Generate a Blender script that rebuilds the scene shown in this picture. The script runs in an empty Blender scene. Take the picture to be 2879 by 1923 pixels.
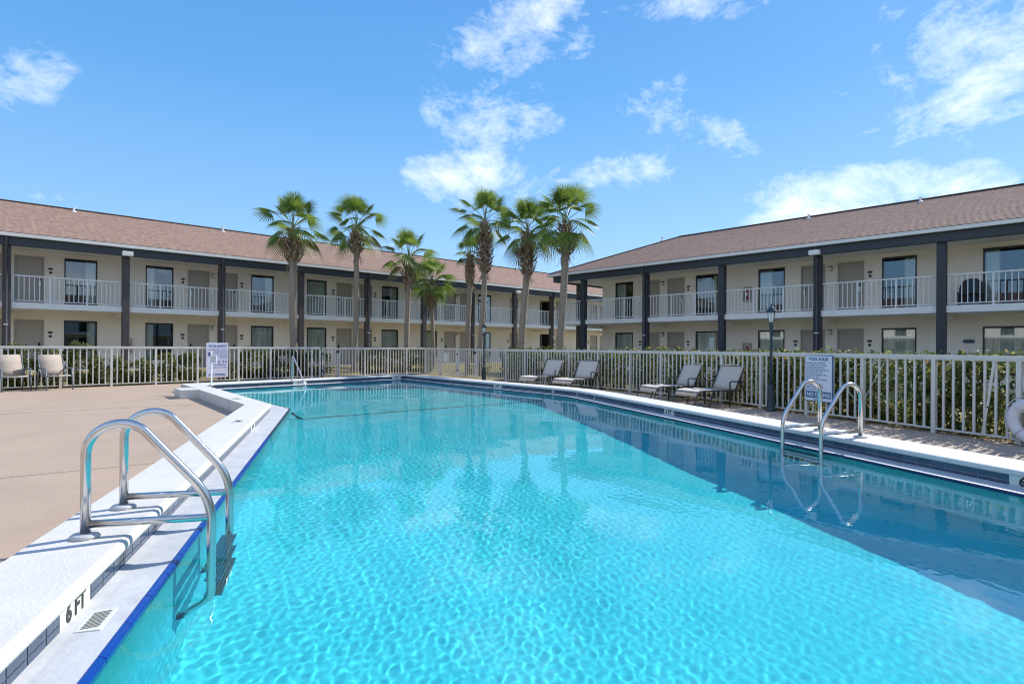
import bpy, bmesh, math, random
import numpy as np
from mathutils import Vector, Matrix, noise
random.seed(7); np.random.seed(7)
PI = math.pi; R = math.radians
sc = bpy.context.scene
C = sc.collection

# ------------------------------------------------------------------ camera
EYE = 1.33
cam_d = bpy.data.cameras.new('camera'); cam = bpy.data.objects.new('camera', cam_d); C.objects.link(cam)
cam_d.sensor_width = 36.0; cam_d.lens = 36 * 1609.6 / 2879; cam_d.shift_y = 14.2 / 2879
cam_d.clip_start = 0.05; cam_d.clip_end = 2000
YAW = math.atan2(.685, .728)
cam.matrix_world = Matrix.Translation((0, 0, EYE)) @ Matrix.Rotation(-YAW, 4, 'Z') @ Matrix.Rotation(PI / 2, 4, 'X') @ Matrix.Rotation(.0057, 4, 'Z')
sc.camera = cam
CU, SU = math.cos(YAW), math.sin(YAW)
# ------------------------------------------------------------------ world, sun, exposure
EL = R(41); SUNH = Vector((.993, -.12, 0)).normalized()
sun_dir = Vector((SUNH.x * math.cos(EL), SUNH.y * math.cos(EL), math.sin(EL)))
sd = bpy.data.lights.new('sun', 'SUN'); sd.energy = 2.9; sd.angle = R(0.53); sd.color = (1, .955, .88)
sun = bpy.data.objects.new('sun', sd); C.objects.link(sun); sun.location = (30, -4, 30)
sun.rotation_euler = (-sun_dir).to_track_quat('-Z', 'Y').to_euler()
w = bpy.data.worlds.new('World'); sc.world = w; w.use_nodes = True
def build_world():
    nt = w.node_tree; N = nt.nodes; L = nt.links; N.clear()
    out = N.new('ShaderNodeOutputWorld'); bg = N.new('ShaderNodeBackground'); bg.inputs[1].default_value = .115
    sky = N.new('ShaderNodeTexSky'); sky.sky_type = 'NISHITA'; sky.sun_disc = False
    sky.sun_elevation = EL; sky.sun_rotation = math.atan2(SUNH.x, SUNH.y)
    sky.air_density = 1.0; sky.dust_density = .25; sky.ozone_density = 2.4; sky.altitude = 0
    tc = N.new('ShaderNodeTexCoord')
    sep = N.new('ShaderNodeSeparateXYZ'); L.new(tc.outputs['Generated'], sep.inputs[0])
    def m(op, a, b=None, c=None, clamp=False):
        n = N.new('ShaderNodeMath'); n.operation = op; n.use_clamp = clamp
        for i, v in enumerate((a, b, c)):
            if v is None: continue
            if isinstance(v, (int, float)): n.inputs[i].default_value = v
            else: L.new(v, n.inputs[i])
        return n.outputs[0]
    # cloud sheet: project the direction on a high flat layer
    x, y, z = sep.outputs
    zz = m('ADD', m('MAXIMUM', z, .02), .10)
    px = m('DIVIDE', x, zz); py = m('DIVIDE', y, zz)
    cmb = N.new('ShaderNodeCombineXYZ'); L.new(px, cmb.inputs[0]); L.new(py, cmb.inputs[1])
    def noise_n(vec, scale, detail, rough, dist, off=(0, 0, 0), sc3=(1, 1, 1), rot=0):
        mp = N.new('ShaderNodeMapping'); mp.inputs['Location'].default_value = off; mp.inputs['Scale'].default_value = sc3
        mp.inputs['Rotation'].default_value = (0, 0, rot)
        L.new(vec, mp.inputs[0])
        t = N.new('ShaderNodeTexNoise'); t.inputs['Scale'].default_value = scale; t.inputs['Detail'].default_value = detail
        t.inputs['Roughness'].default_value = rough; t.inputs['Distortion'].default_value = dist
        L.new(mp.outputs[0], t.inputs['Vector']); return t.outputs[0]
    # direction-based wisps (fine) in direction space
    n_fine = noise_n(tc.outputs['Generated'], 6.5, 12, .68, .35, (2.3, 1.2, .4), (1, 1, 1.5))
    n_mid = noise_n(tc.outputs['Generated'], 3.2, 5, .55, .6, (5.1, .3, 1.0), (1, 1, 1.8))
    # places of the cloud banks, each a direction (from the photograph), width, height and strength
    blobs = [(50, 245, 95, 75, .95), (1480, 95, 210, 110, .85), (1350, 320, 130, 95, .8), (1300, 395, 60, 70, .5), (1520, 375, 90, 75, .75), (1350, 500, 190, 60, .95),
             (1700, 480, 260, 40, .75), (1860, 300, 120, 80, .7), (2040, 370, 130, 80, .9), (2480, 190, 170, 75, .7), (2790, 150, 170, 160, .85), (2740, 300, 200, 70, .8),
             (2600, 360, 220, 45, .65), (2250, 560, 190, 70, 1.0), (2540, 520, 260, 55, .95), (2850, 470, 200, 40, .8), (2380, 30, 110, 50, .6), (1980, 10, 130, 40, .75), (1740, 100, 110, 60, .4), (130, 560, 60, 16, .6), (1000, 675, 190, 26, .55),
             (620, 560, 130, 30, .3), (240, 350, 40, 30, .4), (2160, 270, 60, 25, .5), (1750, 30, 110, 35, .7)]
    f = 1609.6; total = None
    right = Vector((CU, -SU, 0)); fwd = Vector((SU, CU, 0)); up = Vector((0, 0, 1))
    for (bx, by, rx, ry, st) in blobs:
        d = (fwd + right * ((bx - 1440) / f) + up * ((976 - by) / f)); ln = d.length; d.normalize()
        # tangent frame at the blob
        tr = right - d * right.dot(d); tr.normalize(); tu = d.cross(tr); tu = -tu if tu.z < 0 else tu
        def dot(v):
            n = N.new('ShaderNodeVectorMath'); n.operation = 'DOT_PRODUCT'; L.new(tc.outputs['Generated'], n.inputs[0]); n.inputs[1].default_value = v
            return n.outputs['Value']
        k = f * ln
        a = m('MULTIPLY', dot(tr), k / rx); b = m('MULTIPLY', dot(tu), k / ry)
        r2 = m('ADD', m('MULTIPLY', a, a), m('MULTIPLY', b, b))
        g = m('MULTIPLY', m('SUBTRACT', 1.0, m('MULTIPLY', r2, .30), clamp=True), st)
        g = m('MULTIPLY', g, m('GREATER_THAN', dot(d), .2))
        total = g if total is None else m('MAXIMUM', total, g)
    # unseen cloud cover added behind the camera, thickened to raise the neutral fill light
    dback = N.new('ShaderNodeVectorMath'); dback.operation = 'DOT_PRODUCT'; L.new(tc.outputs['Generated'], dback.inputs[0]); dback.inputs[1].default_value = -fwd
    behind = m('MULTIPLY', m('ADD', dback.outputs['Value'], .35, clamp=True), 1.6, clamp=True)
    behind = m('MULTIPLY', behind, m('MULTIPLY', m('SUBTRACT', n_mid, .28, clamp=True), 5, clamp=True))
    total = m('MAXIMUM', total, behind)
    n_str = noise_n(tc.outputs['Generated'], 16, 10, .7, .5, (.3, 4.2, 1.4), (1, 1, 2.2))
    nn = m('ADD', m('MULTIPLY', n_fine, .72), m('MULTIPLY', n_str, .28))
    thr = m('SUBTRACT', .64, m('MULTIPLY', total, .25))
    dens = m('MULTIPLY', m('SUBTRACT', nn, thr, clamp=True), 3.6, clamp=True)
    dens = m('MULTIPLY', dens, m('MULTIPLY', total, 3.0, clamp=True))
    dens = m('MULTIPLY', dens, m('MULTIPLY', m('ADD', z, .0), 14, clamp=True))
    dens = m('MULTIPLY', dens, .72)
    mix = N.new('ShaderNodeMix'); mix.data_type = 'RGBA'; L.new(dens, mix.inputs['Factor'])
    gain = N.new('ShaderNodeMix'); gain.data_type = 'RGBA'; gain.blend_type = 'MULTIPLY'; gain.inputs['Factor'].default_value = 1
    L.new(sky.outputs[0], gain.inputs[6]); gain.inputs[7].default_value = SKY_TINT
    rp = N.new('ShaderNodeValToRGB'); e = rp.color_ramp.elements; L.new(m('MAXIMUM', z, 0.0), rp.inputs[0])
    e[0].position = 0; e[0].color = (.36, .585, .86, 1); e[1].position = .75; e[1].color = (.038, .205, .59, 1)
    for pos, col in ((.16, (.25, .505, .84, 1)), (.40, (.095, .35, .735, 1))):
        k_ = e.new(pos); k_.color = col
    sc_ = N.new('ShaderNodeMix'); sc_.data_type = 'RGBA'; sc_.blend_type = 'MULTIPLY'; sc_.inputs['Factor'].default_value = 1
    L.new(rp.outputs[0], sc_.inputs[6]); sc_.inputs[7].default_value = (5.45, 5.45, 5.6, 1)
    bl = N.new('ShaderNodeMix'); bl.data_type = 'RGBA'; bl.inputs['Factor'].default_value = .82
    L.new(gain.outputs[2], bl.inputs[6]); L.new(sc_.outputs[2], bl.inputs[7])
    L.new(bl.outputs[2], mix.inputs[6]); mix.inputs[7].default_value = CLOUD
    L.new(mix.outputs[2], bg.inputs[0]); L.new(bg.outputs[0], out.inputs[0])
SKY_TINT = (1.0, 1.0, 1.0, 1); CLOUD = (7.8, 7.7, 7.7, 1)
build_world()
sc.view_settings.view_transform = 'Standard'; sc.view_settings.look = 'None'
sc.view_settings.exposure = .95; sc.view_settings.gamma = 1; sc.view_settings.use_curve_mapping = False
sc.render.engine = 'CYCLES'; sc.cycles.pixel_filter_type = 'BLACKMAN_HARRIS'; sc.cycles.filter_width = 1.15
cy = sc.cycles; cy.max_bounces = 8; cy.diffuse_bounces = 4; cy.glossy_bounces = 4; cy.transmission_bounces = 6; cy.transparent_max_bounces = 12; cy.volume_bounces = 0
cy.sample_clamp_indirect = 6; cy.use_denoising = True; cy.caustics_refractive = True; cy.caustics_reflective = False; cy.blur_glossy = .5
try: cy.denoiser = 'OPENIMAGEDENOISE'; cy.denoising_input_passes = 'RGB_ALBEDO_NORMAL'
except Exception: pass

# ------------------------------------------------------------------ materials
MATS = {}
def nodes_of(name):
    mt = bpy.data.materials.new(name); mt.use_nodes = True
    MATS[name] = mt; return mt, mt.node_tree.nodes, mt.node_tree.links
def mat(name, col, rough=.6, metal=0, var=.0, vscale=3, bump=0, bscale=40, spec=.5, col2=None, streak=None, sheen=0):
    mt, N, L = nodes_of(name); p = N['Principled BSDF']
    p.inputs['Base Color'].default_value = (*col, 1); p.inputs['Roughness'].default_value = rough
    p.inputs['Metallic'].default_value = metal; p.inputs['Specular IOR Level'].default_value = spec
    tc = N.new('ShaderNodeTexCoord')
    if var or col2:
        n = N.new('ShaderNodeTexNoise'); n.inputs['Scale'].default_value = vscale; n.inputs['Detail'].default_value = 6; n.inputs['Roughness'].default_value = .65
        if streak:
            mp = N.new('ShaderNodeMapping'); mp.inputs['Scale'].default_value = streak; L.new(tc.outputs['Object'], mp.inputs[0]); L.new(mp.outputs[0], n.inputs['Vector'])
        else: L.new(tc.outputs['Object'], n.inputs['Vector'])
        cr = N.new('ShaderNodeValToRGB'); cr.color_ramp.elements[0].position = .3; cr.color_ramp.elements[1].position = .7
        a = col if col2 is None else col; b = col2 if col2 else tuple(min(1, c * (1 + var)) for c in col)
        a = a if col2 else tuple(c * (1 - var) for c in col)
        cr.color_ramp.elements[0].color = (*a, 1); cr.color_ramp.elements[1].color = (*b, 1)
        L.new(n.outputs[0], cr.inputs[0]); L.new(cr.outputs[0], p.inputs['Base Color'])
    if bump:
        n2 = N.new('ShaderNodeTexNoise'); n2.inputs['Scale'].default_value = bscale; n2.inputs['Detail'].default_value = 5
        L.new(tc.outputs['Object'], n2.inputs['Vector'])
        bp = N.new('ShaderNodeBump'); bp.inputs['Strength'].default_value = bump; bp.inputs['Distance'].default_value = .02
        L.new(n2.outputs[0], bp.inputs['Height']); L.new(bp.outputs[0], p.inputs['Normal'])
    return mt
M = {}
M['deck'] = mat('tan_painted_concrete', (.43, .32, .235), .8, var=.085, vscale=.8, bump=.3, bscale=60)
M['coping'] = mat('white_painted_coping', (.63, .61, .575), .7, var=.075, vscale=2.6, bump=.25, bscale=70)
M['ledge'] = mat('grey_gutter_plaster', (.52, .53, .54), .55, var=.14, vscale=4, bump=.15, bscale=40)
M['joint'] = mat('deck_joint', (.30, .22, .165), .9, var=.2, vscale=6)
M['tile_grout'] = mat('tile_grout', (.42, .46, .5), .8, var=.1, vscale=20)
M['tile'] = mat('slate_blue_tile', (.045, .075, .125), .12, var=.25, vscale=7, bump=.06, bscale=30)
M['tile_b'] = mat('slate_blue_tile_b', (.06, .095, .15), .15, var=.25, vscale=7, bump=.06, bscale=30)
M['cobalt'] = mat('cobalt_lip_tile', (.0, .045, .27), .2, var=.15, vscale=9)
M['navy'] = mat('navy_lip_tile', (.012, .03, .09), .2, var=.15, vscale=9)
M['sling_tan'] = mat('tan_chair_sling', (.44, .375, .315), .85, var=.06, vscale=9, bump=.3, bscale=160)
M['slot'] = mat('slot_grey', (.13, .13, .12), .7)
M['white_tile'] = mat('white_marker_tile', (.66, .68, .64), .25, var=.06, vscale=8)
M['black'] = mat('black_paint', (.02, .022, .02), .5, var=.2, vscale=9)
M['steel'] = mat('polished_stainless', (.66, .635, .60), .2, 1, var=.06, vscale=8, bump=.015, bscale=20)
M['tread'] = mat('grey_ladder_tread', (.13, .16, .17), .5, var=.2, vscale=12)
M['escutcheon'] = mat('white_plastic_cover', (.55, .55, .55), .4, var=.05)
M['fence'] = mat('cream_powder_coat', (.65, .63, .585), .45, var=.07, vscale=3, bump=.05, bscale=30)
M['rail'] = mat('grey_white_rail', (.76, .76, .75), .45, var=.05, vscale=3)
M['stucco'] = mat('cream_stucco', (.90, .81, .705), .9, var=.055, vscale=1.6, streak=(1, 1, .35), bump=.35, bscale=45)
M['slab'] = mat('white_slab_paint', (.84, .82, .79), .75, var=.05, vscale=2, bump=.1, bscale=30)
M['soffit'] = mat('soffit_paint', (.86, .80, .70), .9, var=.04, vscale=1)
M['beam'] = mat('slate_blue_trim', (.036, .042, .056), .55, var=.12, vscale=3, bump=.1, bscale=25, streak=(1, 1, 6))
M['post_brown'] = mat('weathered_dark_post', (.075, .063, .065), .65, var=.25, vscale=4, bump=.2, bscale=25, streak=(3, 3, .5))
M['pipe'] = mat('downspout_dark', (.06, .062, .075), .4, var=.15, vscale=3)
M['gutter'] = mat('white_gutter', (.80, .78, .73), .45, var=.06, vscale=1.5)
M['door'] = mat('taupe_door', (.42, .37, .32), .55, var=.03, vscale=2)
M['door_frame'] = mat('taupe_door_frame', (.45, .41, .36), .6, var=.03)
M['dark_frame'] = mat('bronze_window_frame', (.015, .015, .017), .35, var=.2, vscale=5)
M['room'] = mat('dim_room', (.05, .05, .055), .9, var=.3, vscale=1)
M['curtain'] = mat('pale_curtain', (.90, .91, .84), .9, var=.05, vscale=2)
M['plaque'] = mat('dark_plaque', (.05, .045, .05), .5, var=.2, vscale=30)
M['red'] = mat('red_extinguisher', (.35, .04, .03), .3, var=.1)
M['lamp_glass'] = mat('frosted_lamp_glass', (.75, .77, .76), .25, var=.03)
M['lamp_metal'] = mat('dark_green_blue_iron', (.018, .045, .06), .4, var=.2, vscale=10, bump=.05)
M['lounge_frame'] = mat('dark_bronze_frame', (.055, .05, .05), .4, var=.15, vscale=6)
M['grey_frame'] = mat('blue_grey_frame', (.14, .17, .19), .35, var=.15, vscale=6)
M['sling'] = mat('taupe_sling_fabric', (.62, .54, .455), .85, var=.06, vscale=9, bump=.3, bscale=160)
M['sign_white'] = mat('sign_face_white', (.70, .76, .82), .35, var=.04, vscale=4)
M['sign_blue'] = mat('sign_blue', (.03, .14, .32), .4, var=.1)
M['sign_lilac'] = mat('sign_face_lilac', (.66, .67, .80), .35, var=.05, vscale=6)
M['sign_ink'] = mat('sign_ink', (.12, .13, .30), .5, var=.15)
M['rope'] = mat('white_rope', (.6, .6, .6), .8, var=.08, vscale=30)
M['ring'] = mat('white_life_ring', (.70, .69, .71), .5, var=.05, vscale=5, bump=.1, bscale=25)
M['white_metal'] = mat('white_metal', (.7, .72, .72), .4, var=.04)
M['white_pipe'] = mat('white_vent_pipe', (.75, .75, .75), .5, var=.05)
M['dark_plastic'] = mat('black_plastic', (.012, .012, .015), .45, var=.2)
M['teal_cloth'] = mat('teal_back', (.03, .07, .10), .7, var=.1)
M['walk'] = mat('walkway_concrete', (.62, .56, .48), .85, var=.1, vscale=2, bump=.2, bscale=40)
M['sand'] = mat('orange_straw_bed', (.55, .30, .14), .9, var=.2, vscale=9, bump=.5, bscale=60)
M['soil'] = mat('soil', (.10, .07, .05), .95, var=.3, vscale=6, bump=.6, bscale=40)
M['line_tile'] = mat('dark_floor_line', (.01, .03, .06), .5, var=.1)
M['shingle_dark'] = mat('ridge_shingle', (.12, .07, .055), .9, var=.2, vscale=8, bump=.3)

def mat_grass():
    mt, N, L = nodes_of('lawn'); p = N['Principled BSDF']; p.inputs['Roughness'].default_value = .95; p.inputs['Specular IOR Level'].default_value = .1
    tc = N.new('ShaderNodeTexCoord'); n = N.new('ShaderNodeTexNoise'); n.inputs['Scale'].default_value = .55; n.inputs['Detail'].default_value = 9; n.inputs['Roughness'].default_value = .7
    L.new(tc.outputs['Object'], n.inputs[0]); cr = N.new('ShaderNodeValToRGB'); e = cr.color_ramp.elements
    e[0].position = .35; e[0].color = (.15, .15, .05, 1); e[1].position = .7; e[1].color = (.33, .27, .12, 1)
    L.new(n.outputs[0], cr.inputs[0]); L.new(cr.outputs[0], p.inputs[0]); return mt
M['grass'] = mat_grass()

def mat_leaf(name, ca, cb, rough=.45, trans=.35, objmix=0):
    mt, N, L = nodes_of(name); p = N['Principled BSDF']; out = N['Material Output']
    p.inputs['Roughness'].default_value = rough
    geo = N.new('ShaderNodeNewGeometry'); cr = N.new('ShaderNodeValToRGB'); e = cr.color_ramp.elements
    e[0].position = 0; e[0].color = (*ca, 1); e[1].position = 1; e[1].color = (*cb, 1)
    oi = N.new('ShaderNodeObjectInfo'); mm = N.new('ShaderNodeMath'); mm.operation = 'MULTIPLY'; mm.inputs[1].default_value = 1 - objmix; L.new(geo.outputs['Random Per Island'], mm.inputs[0])
    ma = N.new('ShaderNodeMath'); ma.operation = 'MULTIPLY_ADD'; ma.inputs[1].default_value = objmix; L.new(oi.outputs['Random'], ma.inputs[0]); L.new(mm.outputs[0], ma.inputs[2])
    L.new(ma.outputs[0], cr.inputs[0]); L.new(cr.outputs[0], p.inputs[0])
    tr = N.new('ShaderNodeBsdfTranslucent'); hs = N.new('ShaderNodeHueSaturation'); hs.inputs['Value'].default_value = 1.3; hs.inputs['Hue'].default_value = .485
    L.new(cr.outputs[0], hs.inputs['Color']); L.new(hs.outputs[0], tr.inputs[0])
    mx = N.new('ShaderNodeMixShader'); mx.inputs[0].default_value = trans
    L.new(p.outputs[0], mx.inputs[1]); L.new(tr.outputs[0], mx.inputs[2]); L.new(mx.outputs[0], out.inputs[0])
    return mt, cr
M['palm_leaf'], _ = mat_leaf('palm_leaf', (.065, .13, .02), (.23, .33, .055), .42, .42, .5)
M['palm_leaf_old'], _ = mat_leaf('palm_leaf_yellow', (.14, .15, .035), (.24, .20, .06), .5, .3)
M['hedge'], cr = mat_leaf('hedge_leaf', (.03, .05, .014), (.22, .26, .07), .5, .45)
for pos, col in ((.36, (.08, .125, .032)), (.72, (.14, .18, .045)), (.93, (.36, .34, .10))):
    el = cr.color_ramp.elements.new(pos); el.color = (*col, 1)
cr.color_ramp.elements[-1].color = (.40, .26, .10, 1)
M['weed'], _ = mat_leaf('litter_leaf', (.30, .22, .06), (.45, .22, .09), .6, .3)
M['bark'] = mat('palm_bark', (.21, .165, .125), .95, var=.35, vscale=9, bump=1.0, bscale=26, col2=(.40, .33, .26), streak=(1, 1, 2.6))
M['boot'] = mat('palm_boot', (.15, .09, .06), .9, var=.4, vscale=6, bump=.4, col2=(.42, .33, .24))
M['petiole'] = mat('palm_petiole', (.13, .18, .05), .5, var=.2, vscale=5)
M['twig'] = mat('hedge_twig', (.06, .045, .03), .9, var=.3)

def mat_shingle(name, axis):
    mt, N, L = nodes_of(name); p = N['Principled BSDF']; p.inputs['Roughness'].default_value = .95; p.inputs['Specular IOR Level'].default_value = .15
    tc = N.new('ShaderNodeTexCoord')
    uv = N.new('ShaderNodeUVMap'); uv.uv_map = 'uv'
    br = N.new('ShaderNodeTexBrick'); br.inputs['Scale'].default_value = 1; br.inputs['Brick Width'].default_value = .33; br.inputs['Row Height'].default_value = .16
    br.inputs['Mortar Size'].default_value = .006; br.inputs['Color1'].default_value = (.41, .285, .225, 1); br.inputs['Color2'].default_value = (.335, .235, .19, 1)
    br.inputs['Mortar'].default_value = (.22, .13, .11, 1); br.offset = .37; br.inputs['Bias'].default_value = -.1
    L.new(uv.outputs[0], br.inputs[0])
    n = N.new('ShaderNodeTexNoise'); n.inputs['Scale'].default_value = 5.5; n.inputs['Detail'].default_value = 10; n.inputs['Roughness'].default_value = .75; L.new(uv.outputs[0], n.inputs[0])
    cr = N.new('ShaderNodeValToRGB'); cr.color_ramp.elements[0].position = .36; cr.color_ramp.elements[1].position = .62
    cr.color_ramp.elements[0].color = (.74, .73, .73, 1); cr.color_ramp.elements[1].color = (1.22, 1.18, 1.14, 1); L.new(n.outputs[0], cr.inputs[0])
    mx = N.new('ShaderNodeMix'); mx.data_type = 'RGBA'; mx.blend_type = 'MULTIPLY'; mx.inputs[0].default_value = 1
    L.new(br.outputs[0], mx.inputs[6]); L.new(cr.outputs[0], mx.inputs[7]); L.new(mx.outputs[2], p.inputs[0])
    g = N.new('ShaderNodeTexNoise'); g.inputs['Scale'].default_value = 60; L.new(uv.outputs[0], g.inputs[0])
    bp = N.new('ShaderNodeBump'); bp.inputs['Strength'].default_value = .5; bp.inputs['Distance'].default_value = .02; L.new(g.outputs[0], bp.inputs['Height']); L.new(bp.outputs[0], p.inputs['Normal'])
    return mt
M['shingle'] = mat_shingle('brown_shingle', 0)

def mat_glass():
    mt, N, L = nodes_of('window_glass'); out = N['Material Output']; N.remove(N['Principled BSDF'])
    g = N.new('ShaderNodeBsdfGlossy'); g.inputs['Roughness'].default_value = .015; g.inputs[0].default_value = (.80, .90, 1, 1)
    t = N.new('ShaderNodeBsdfTransparent'); t.inputs[0].default_value = (.88, .91, .90, 1)
    lw = N.new('ShaderNodeLayerWeight'); lw.inputs[0].default_value = .3
    mr = N.new('ShaderNodeMapRange'); mr.inputs[3].default_value = .07; mr.inputs[4].default_value = .8; L.new(lw.outputs['Fresnel'], mr.inputs[0])
    tc = N.new('ShaderNodeTexCoord'); n = N.new('ShaderNodeTexNoise'); n.inputs['Scale'].default_value = .8; L.new(tc.outputs['Object'], n.inputs[0])
    bp = N.new('ShaderNodeBump'); bp.inputs['Strength'].default_value = .05; L.new(n.outputs[0], bp.inputs['Height']); L.new(bp.outputs[0], g.inputs['Normal'])
    mx = N.new('ShaderNodeMixShader'); L.new(mr.outputs[0], mx.inputs[0]); L.new(t.outputs[0], mx.inputs[1]); L.new(g.outputs[0], mx.inputs[2]); L.new(mx.outputs[0], out.inputs[0])
    return mt
M['glass'] = mat_glass()

def mat_pool():
    mt, N, L = nodes_of('aqua_plaster'); p = N['Principled BSDF']; p.inputs['Roughness'].default_value = .85; p.inputs['Specular IOR Level'].default_value = .2
    tc = N.new('ShaderNodeTexCoord'); n = N.new('ShaderNodeTexNoise'); n.inputs['Scale'].default_value = 1.1; n.inputs['Detail'].default_value = 8; n.inputs['Roughness'].default_value = .7
    L.new(tc.outputs['Object'], n.inputs[0])
    cr = N.new('ShaderNodeValToRGB'); cr.color_ramp.elements[0].color = (.33, .73, .80, 1); cr.color_ramp.elements[1].color = (.45, .83, .88, 1); cr.color_ramp.elements[0].position = .35; cr.color_ramp.elements[1].position = .65
    L.new(n.outputs[0], cr.inputs[0])
    # green algae tide below the lip
    sp = N.new('ShaderNodeSeparateXYZ'); L.new(tc.outputs['Object'], sp.inputs[0])
    n2 = N.new('ShaderNodeTexNoise'); n2.inputs['Scale'].default_value = .9; n2.inputs['Detail'].default_value = 7; L.new(tc.outputs['Object'], n2.inputs[0])
    a = N.new('ShaderNodeMath'); a.operation = 'MULTIPLY_ADD'; a.inputs[1].default_value = .9; a.inputs[2].default_value = -.05; L.new(n2.outputs[0], a.inputs[0])
    s = N.new('ShaderNodeMath'); s.operation = 'ADD'; L.new(sp.outputs[2], s.inputs[0]); L.new(a.outputs[0], s.inputs[1])
    mr = N.new('ShaderNodeMapRange'); mr.inputs[1].default_value = -.25; mr.inputs[2].default_value = .25; mr.inputs[3].default_value = 0; mr.inputs[4].default_value = .65; L.new(s.outputs[0], mr.inputs[0])
    mx = N.new('ShaderNodeMix'); mx.data_type = 'RGBA'; L.new(mr.outputs[0], mx.inputs[0]); L.new(cr.outputs[0], mx.inputs[6]); mx.inputs[7].default_value = (.20, .52, .38, 1)
    L.new(mx.outputs[2], p.inputs[0]); return mt
M['pool'] = mat_pool()
WATER_MODE = 'refract'
def mat_water():
    mt, N, L = nodes_of('pool_water'); p = N['Principled BSDF']; p.inputs['Specular IOR Level'].default_value = .12
    p.inputs['Base Color'].default_value = (.17, .93, 1.0, 1); p.inputs['Transmission Weight'].default_value = 1.0
    p.inputs['IOR'].default_value = 1.33; p.inputs['Roughness'].default_value = 0.0
    return mt
M['water'] = mat_water()

# ------------------------------------------------------------------ mesh helpers
class MB:
    def __init__(s): s.v = []; s.f = []; s.uv = {}
    def quad(s, a, b, c, d):
        n = len(s.v); s.v += [tuple(a), tuple(b), tuple(c), tuple(d)]; s.f.append((n, n + 1, n + 2, n + 3)); return s
    def box(s, x0, x1, y0, y1, z0, z1):
        n = len(s.v); s.v += [(x0, y0, z0), (x1, y0, z0), (x1, y1, z0), (x0, y1, z0), (x0, y0, z1), (x1, y0, z1), (x1, y1, z1), (x0, y1, z1)]
        s.f += [tuple(n + i for i in q) for q in ((0, 3, 2, 1), (4, 5, 6, 7), (0, 1, 5, 4), (1, 2, 6, 5), (2, 3, 7, 6), (3, 0, 4, 7))]; return s
    def bar(s, a, b, w, h, up=(0, 0, 1)):
        a = Vector(a); b = Vector(b); d = (b - a).normalized(); up = Vector(up)
        if abs(d.dot(up)) > .98: up = Vector((1, 0, 0))
        x = d.cross(up).normalized(); y = x.cross(d); n = len(s.v)
        for p in (a, b):
            for i, j in ((-1, -1), (1, -1), (1, 1), (-1, 1)): s.v.append(tuple(p + x * (w / 2 * i) + y * (h / 2 * j)))
        s.f += [tuple(n + i for i in q) for q in ((0, 1, 2, 3), (7, 6, 5, 4), (0, 4, 5, 1), (1, 5, 6, 2), (2, 6, 7, 3), (3, 7, 4, 0))]; return s
    def prism(s, pts, z0, z1):
        n = len(s.v); k = len(pts)
        s.v += [(p[0], p[1], z0) for p in pts] + [(p[0], p[1], z1) for p in pts]
        s.f.append(tuple(n + k + i for i in range(k))); s.f.append(tuple(n + i for i in reversed(range(k))))
        for i in range(k): j = (i + 1) % k; s.f.append((n + i, n + j, n + k + j, n + k + i))
        return s
    def tube(s, path, r, seg=10, caps=True):
        P = [Vector(p) for p in path]; n0 = len(s.v); k = len(P)
        rr = r if isinstance(r, (list, tuple)) else [r] * k
        t0 = (P[1] - P[0]).normalized(); ref = Vector((0, 0, 1)) if abs(t0.z) < .9 else Vector((1, 0, 0))
        x = t0.cross(ref).normalized()
        for i in range(k):
            t = (P[min(i + 1, k - 1)] - P[max(i - 1, 0)]).normalized()
            x = (x - t * x.dot(t)).normalized(); y = t.cross(x)
            for j in range(seg):
                a = 2 * PI * j / seg; s.v.append(tuple(P[i] + (x * math.cos(a) + y * math.sin(a)) * rr[i]))
        for i in range(k - 1):
            for j in range(seg):
                q = (j + 1) % seg; s.f.append((n0 + i * seg + j, n0 + i * seg + q, n0 + (i + 1) * seg + q, n0 + (i + 1) * seg + j))
        if caps:
            s.f.append(tuple(n0 + j for j in reversed(range(seg)))); s.f.append(tuple(n0 + (k - 1) * seg + j for j in range(seg)))
        return s
    def lathe(s, prof, c=(0, 0, 0), seg=20):
        n0 = len(s.v); k = len(prof)
        for (r, z) in prof:
            for j in range(seg):
                a = 2 * PI * j / seg; s.v.append((c[0] + r * math.cos(a), c[1] + r * math.sin(a), c[2] + z))
        for i in range(k - 1):
            for j in range(seg):
                q = (j + 1) % seg; s.f.append((n0 + i * seg + j, n0 + i * seg + q, n0 + (i + 1) * seg + q, n0 + (i + 1) * seg + j))
        s.f.append(tuple(n0 + j for j in reversed(range(seg)))); s.f.append(tuple(n0 + (k - 1) * seg + j for j in range(seg)))
        return s
    def mesh(s, name, m, smooth=False, bevel=0):
        me = bpy.data.meshes.new(name); me.from_pydata(s.v, [], s.f)
        if smooth: me.polygons.foreach_set('use_smooth', [True] * len(me.polygons))
        me.materials.append(m); me.update()
        if bevel:
            bm = bmesh.new(); bm.from_mesh(me); bmesh.ops.remove_doubles(bm, verts=bm.verts, dist=1e-5)
            bmesh.ops.bevel(bm, geom=[e for e in bm.edges], offset=bevel, segments=2, profile=.6, affect='EDGES'); bm.to_mesh(me); bm.free()
        return me
def put(name, me, parent=None, loc=None, rot=None, inv=True, kind=None, label=None, cat=None, group=None):
    o = bpy.data.objects.new(name, me); C.objects.link(o)
    if parent is not None:
        o.parent = parent
        if inv: o.matrix_parent_inverse = PW[parent.name].inverted() if parent.name in PW else Matrix()
    if loc is not None: o.location = loc
    if rot is not None: o.rotation_euler = rot
    if kind: o['kind'] = kind
    if label: o['label'] = label
    if cat: o['category'] = cat
    if group: o['group'] = group
    return o
PW = {}
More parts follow.
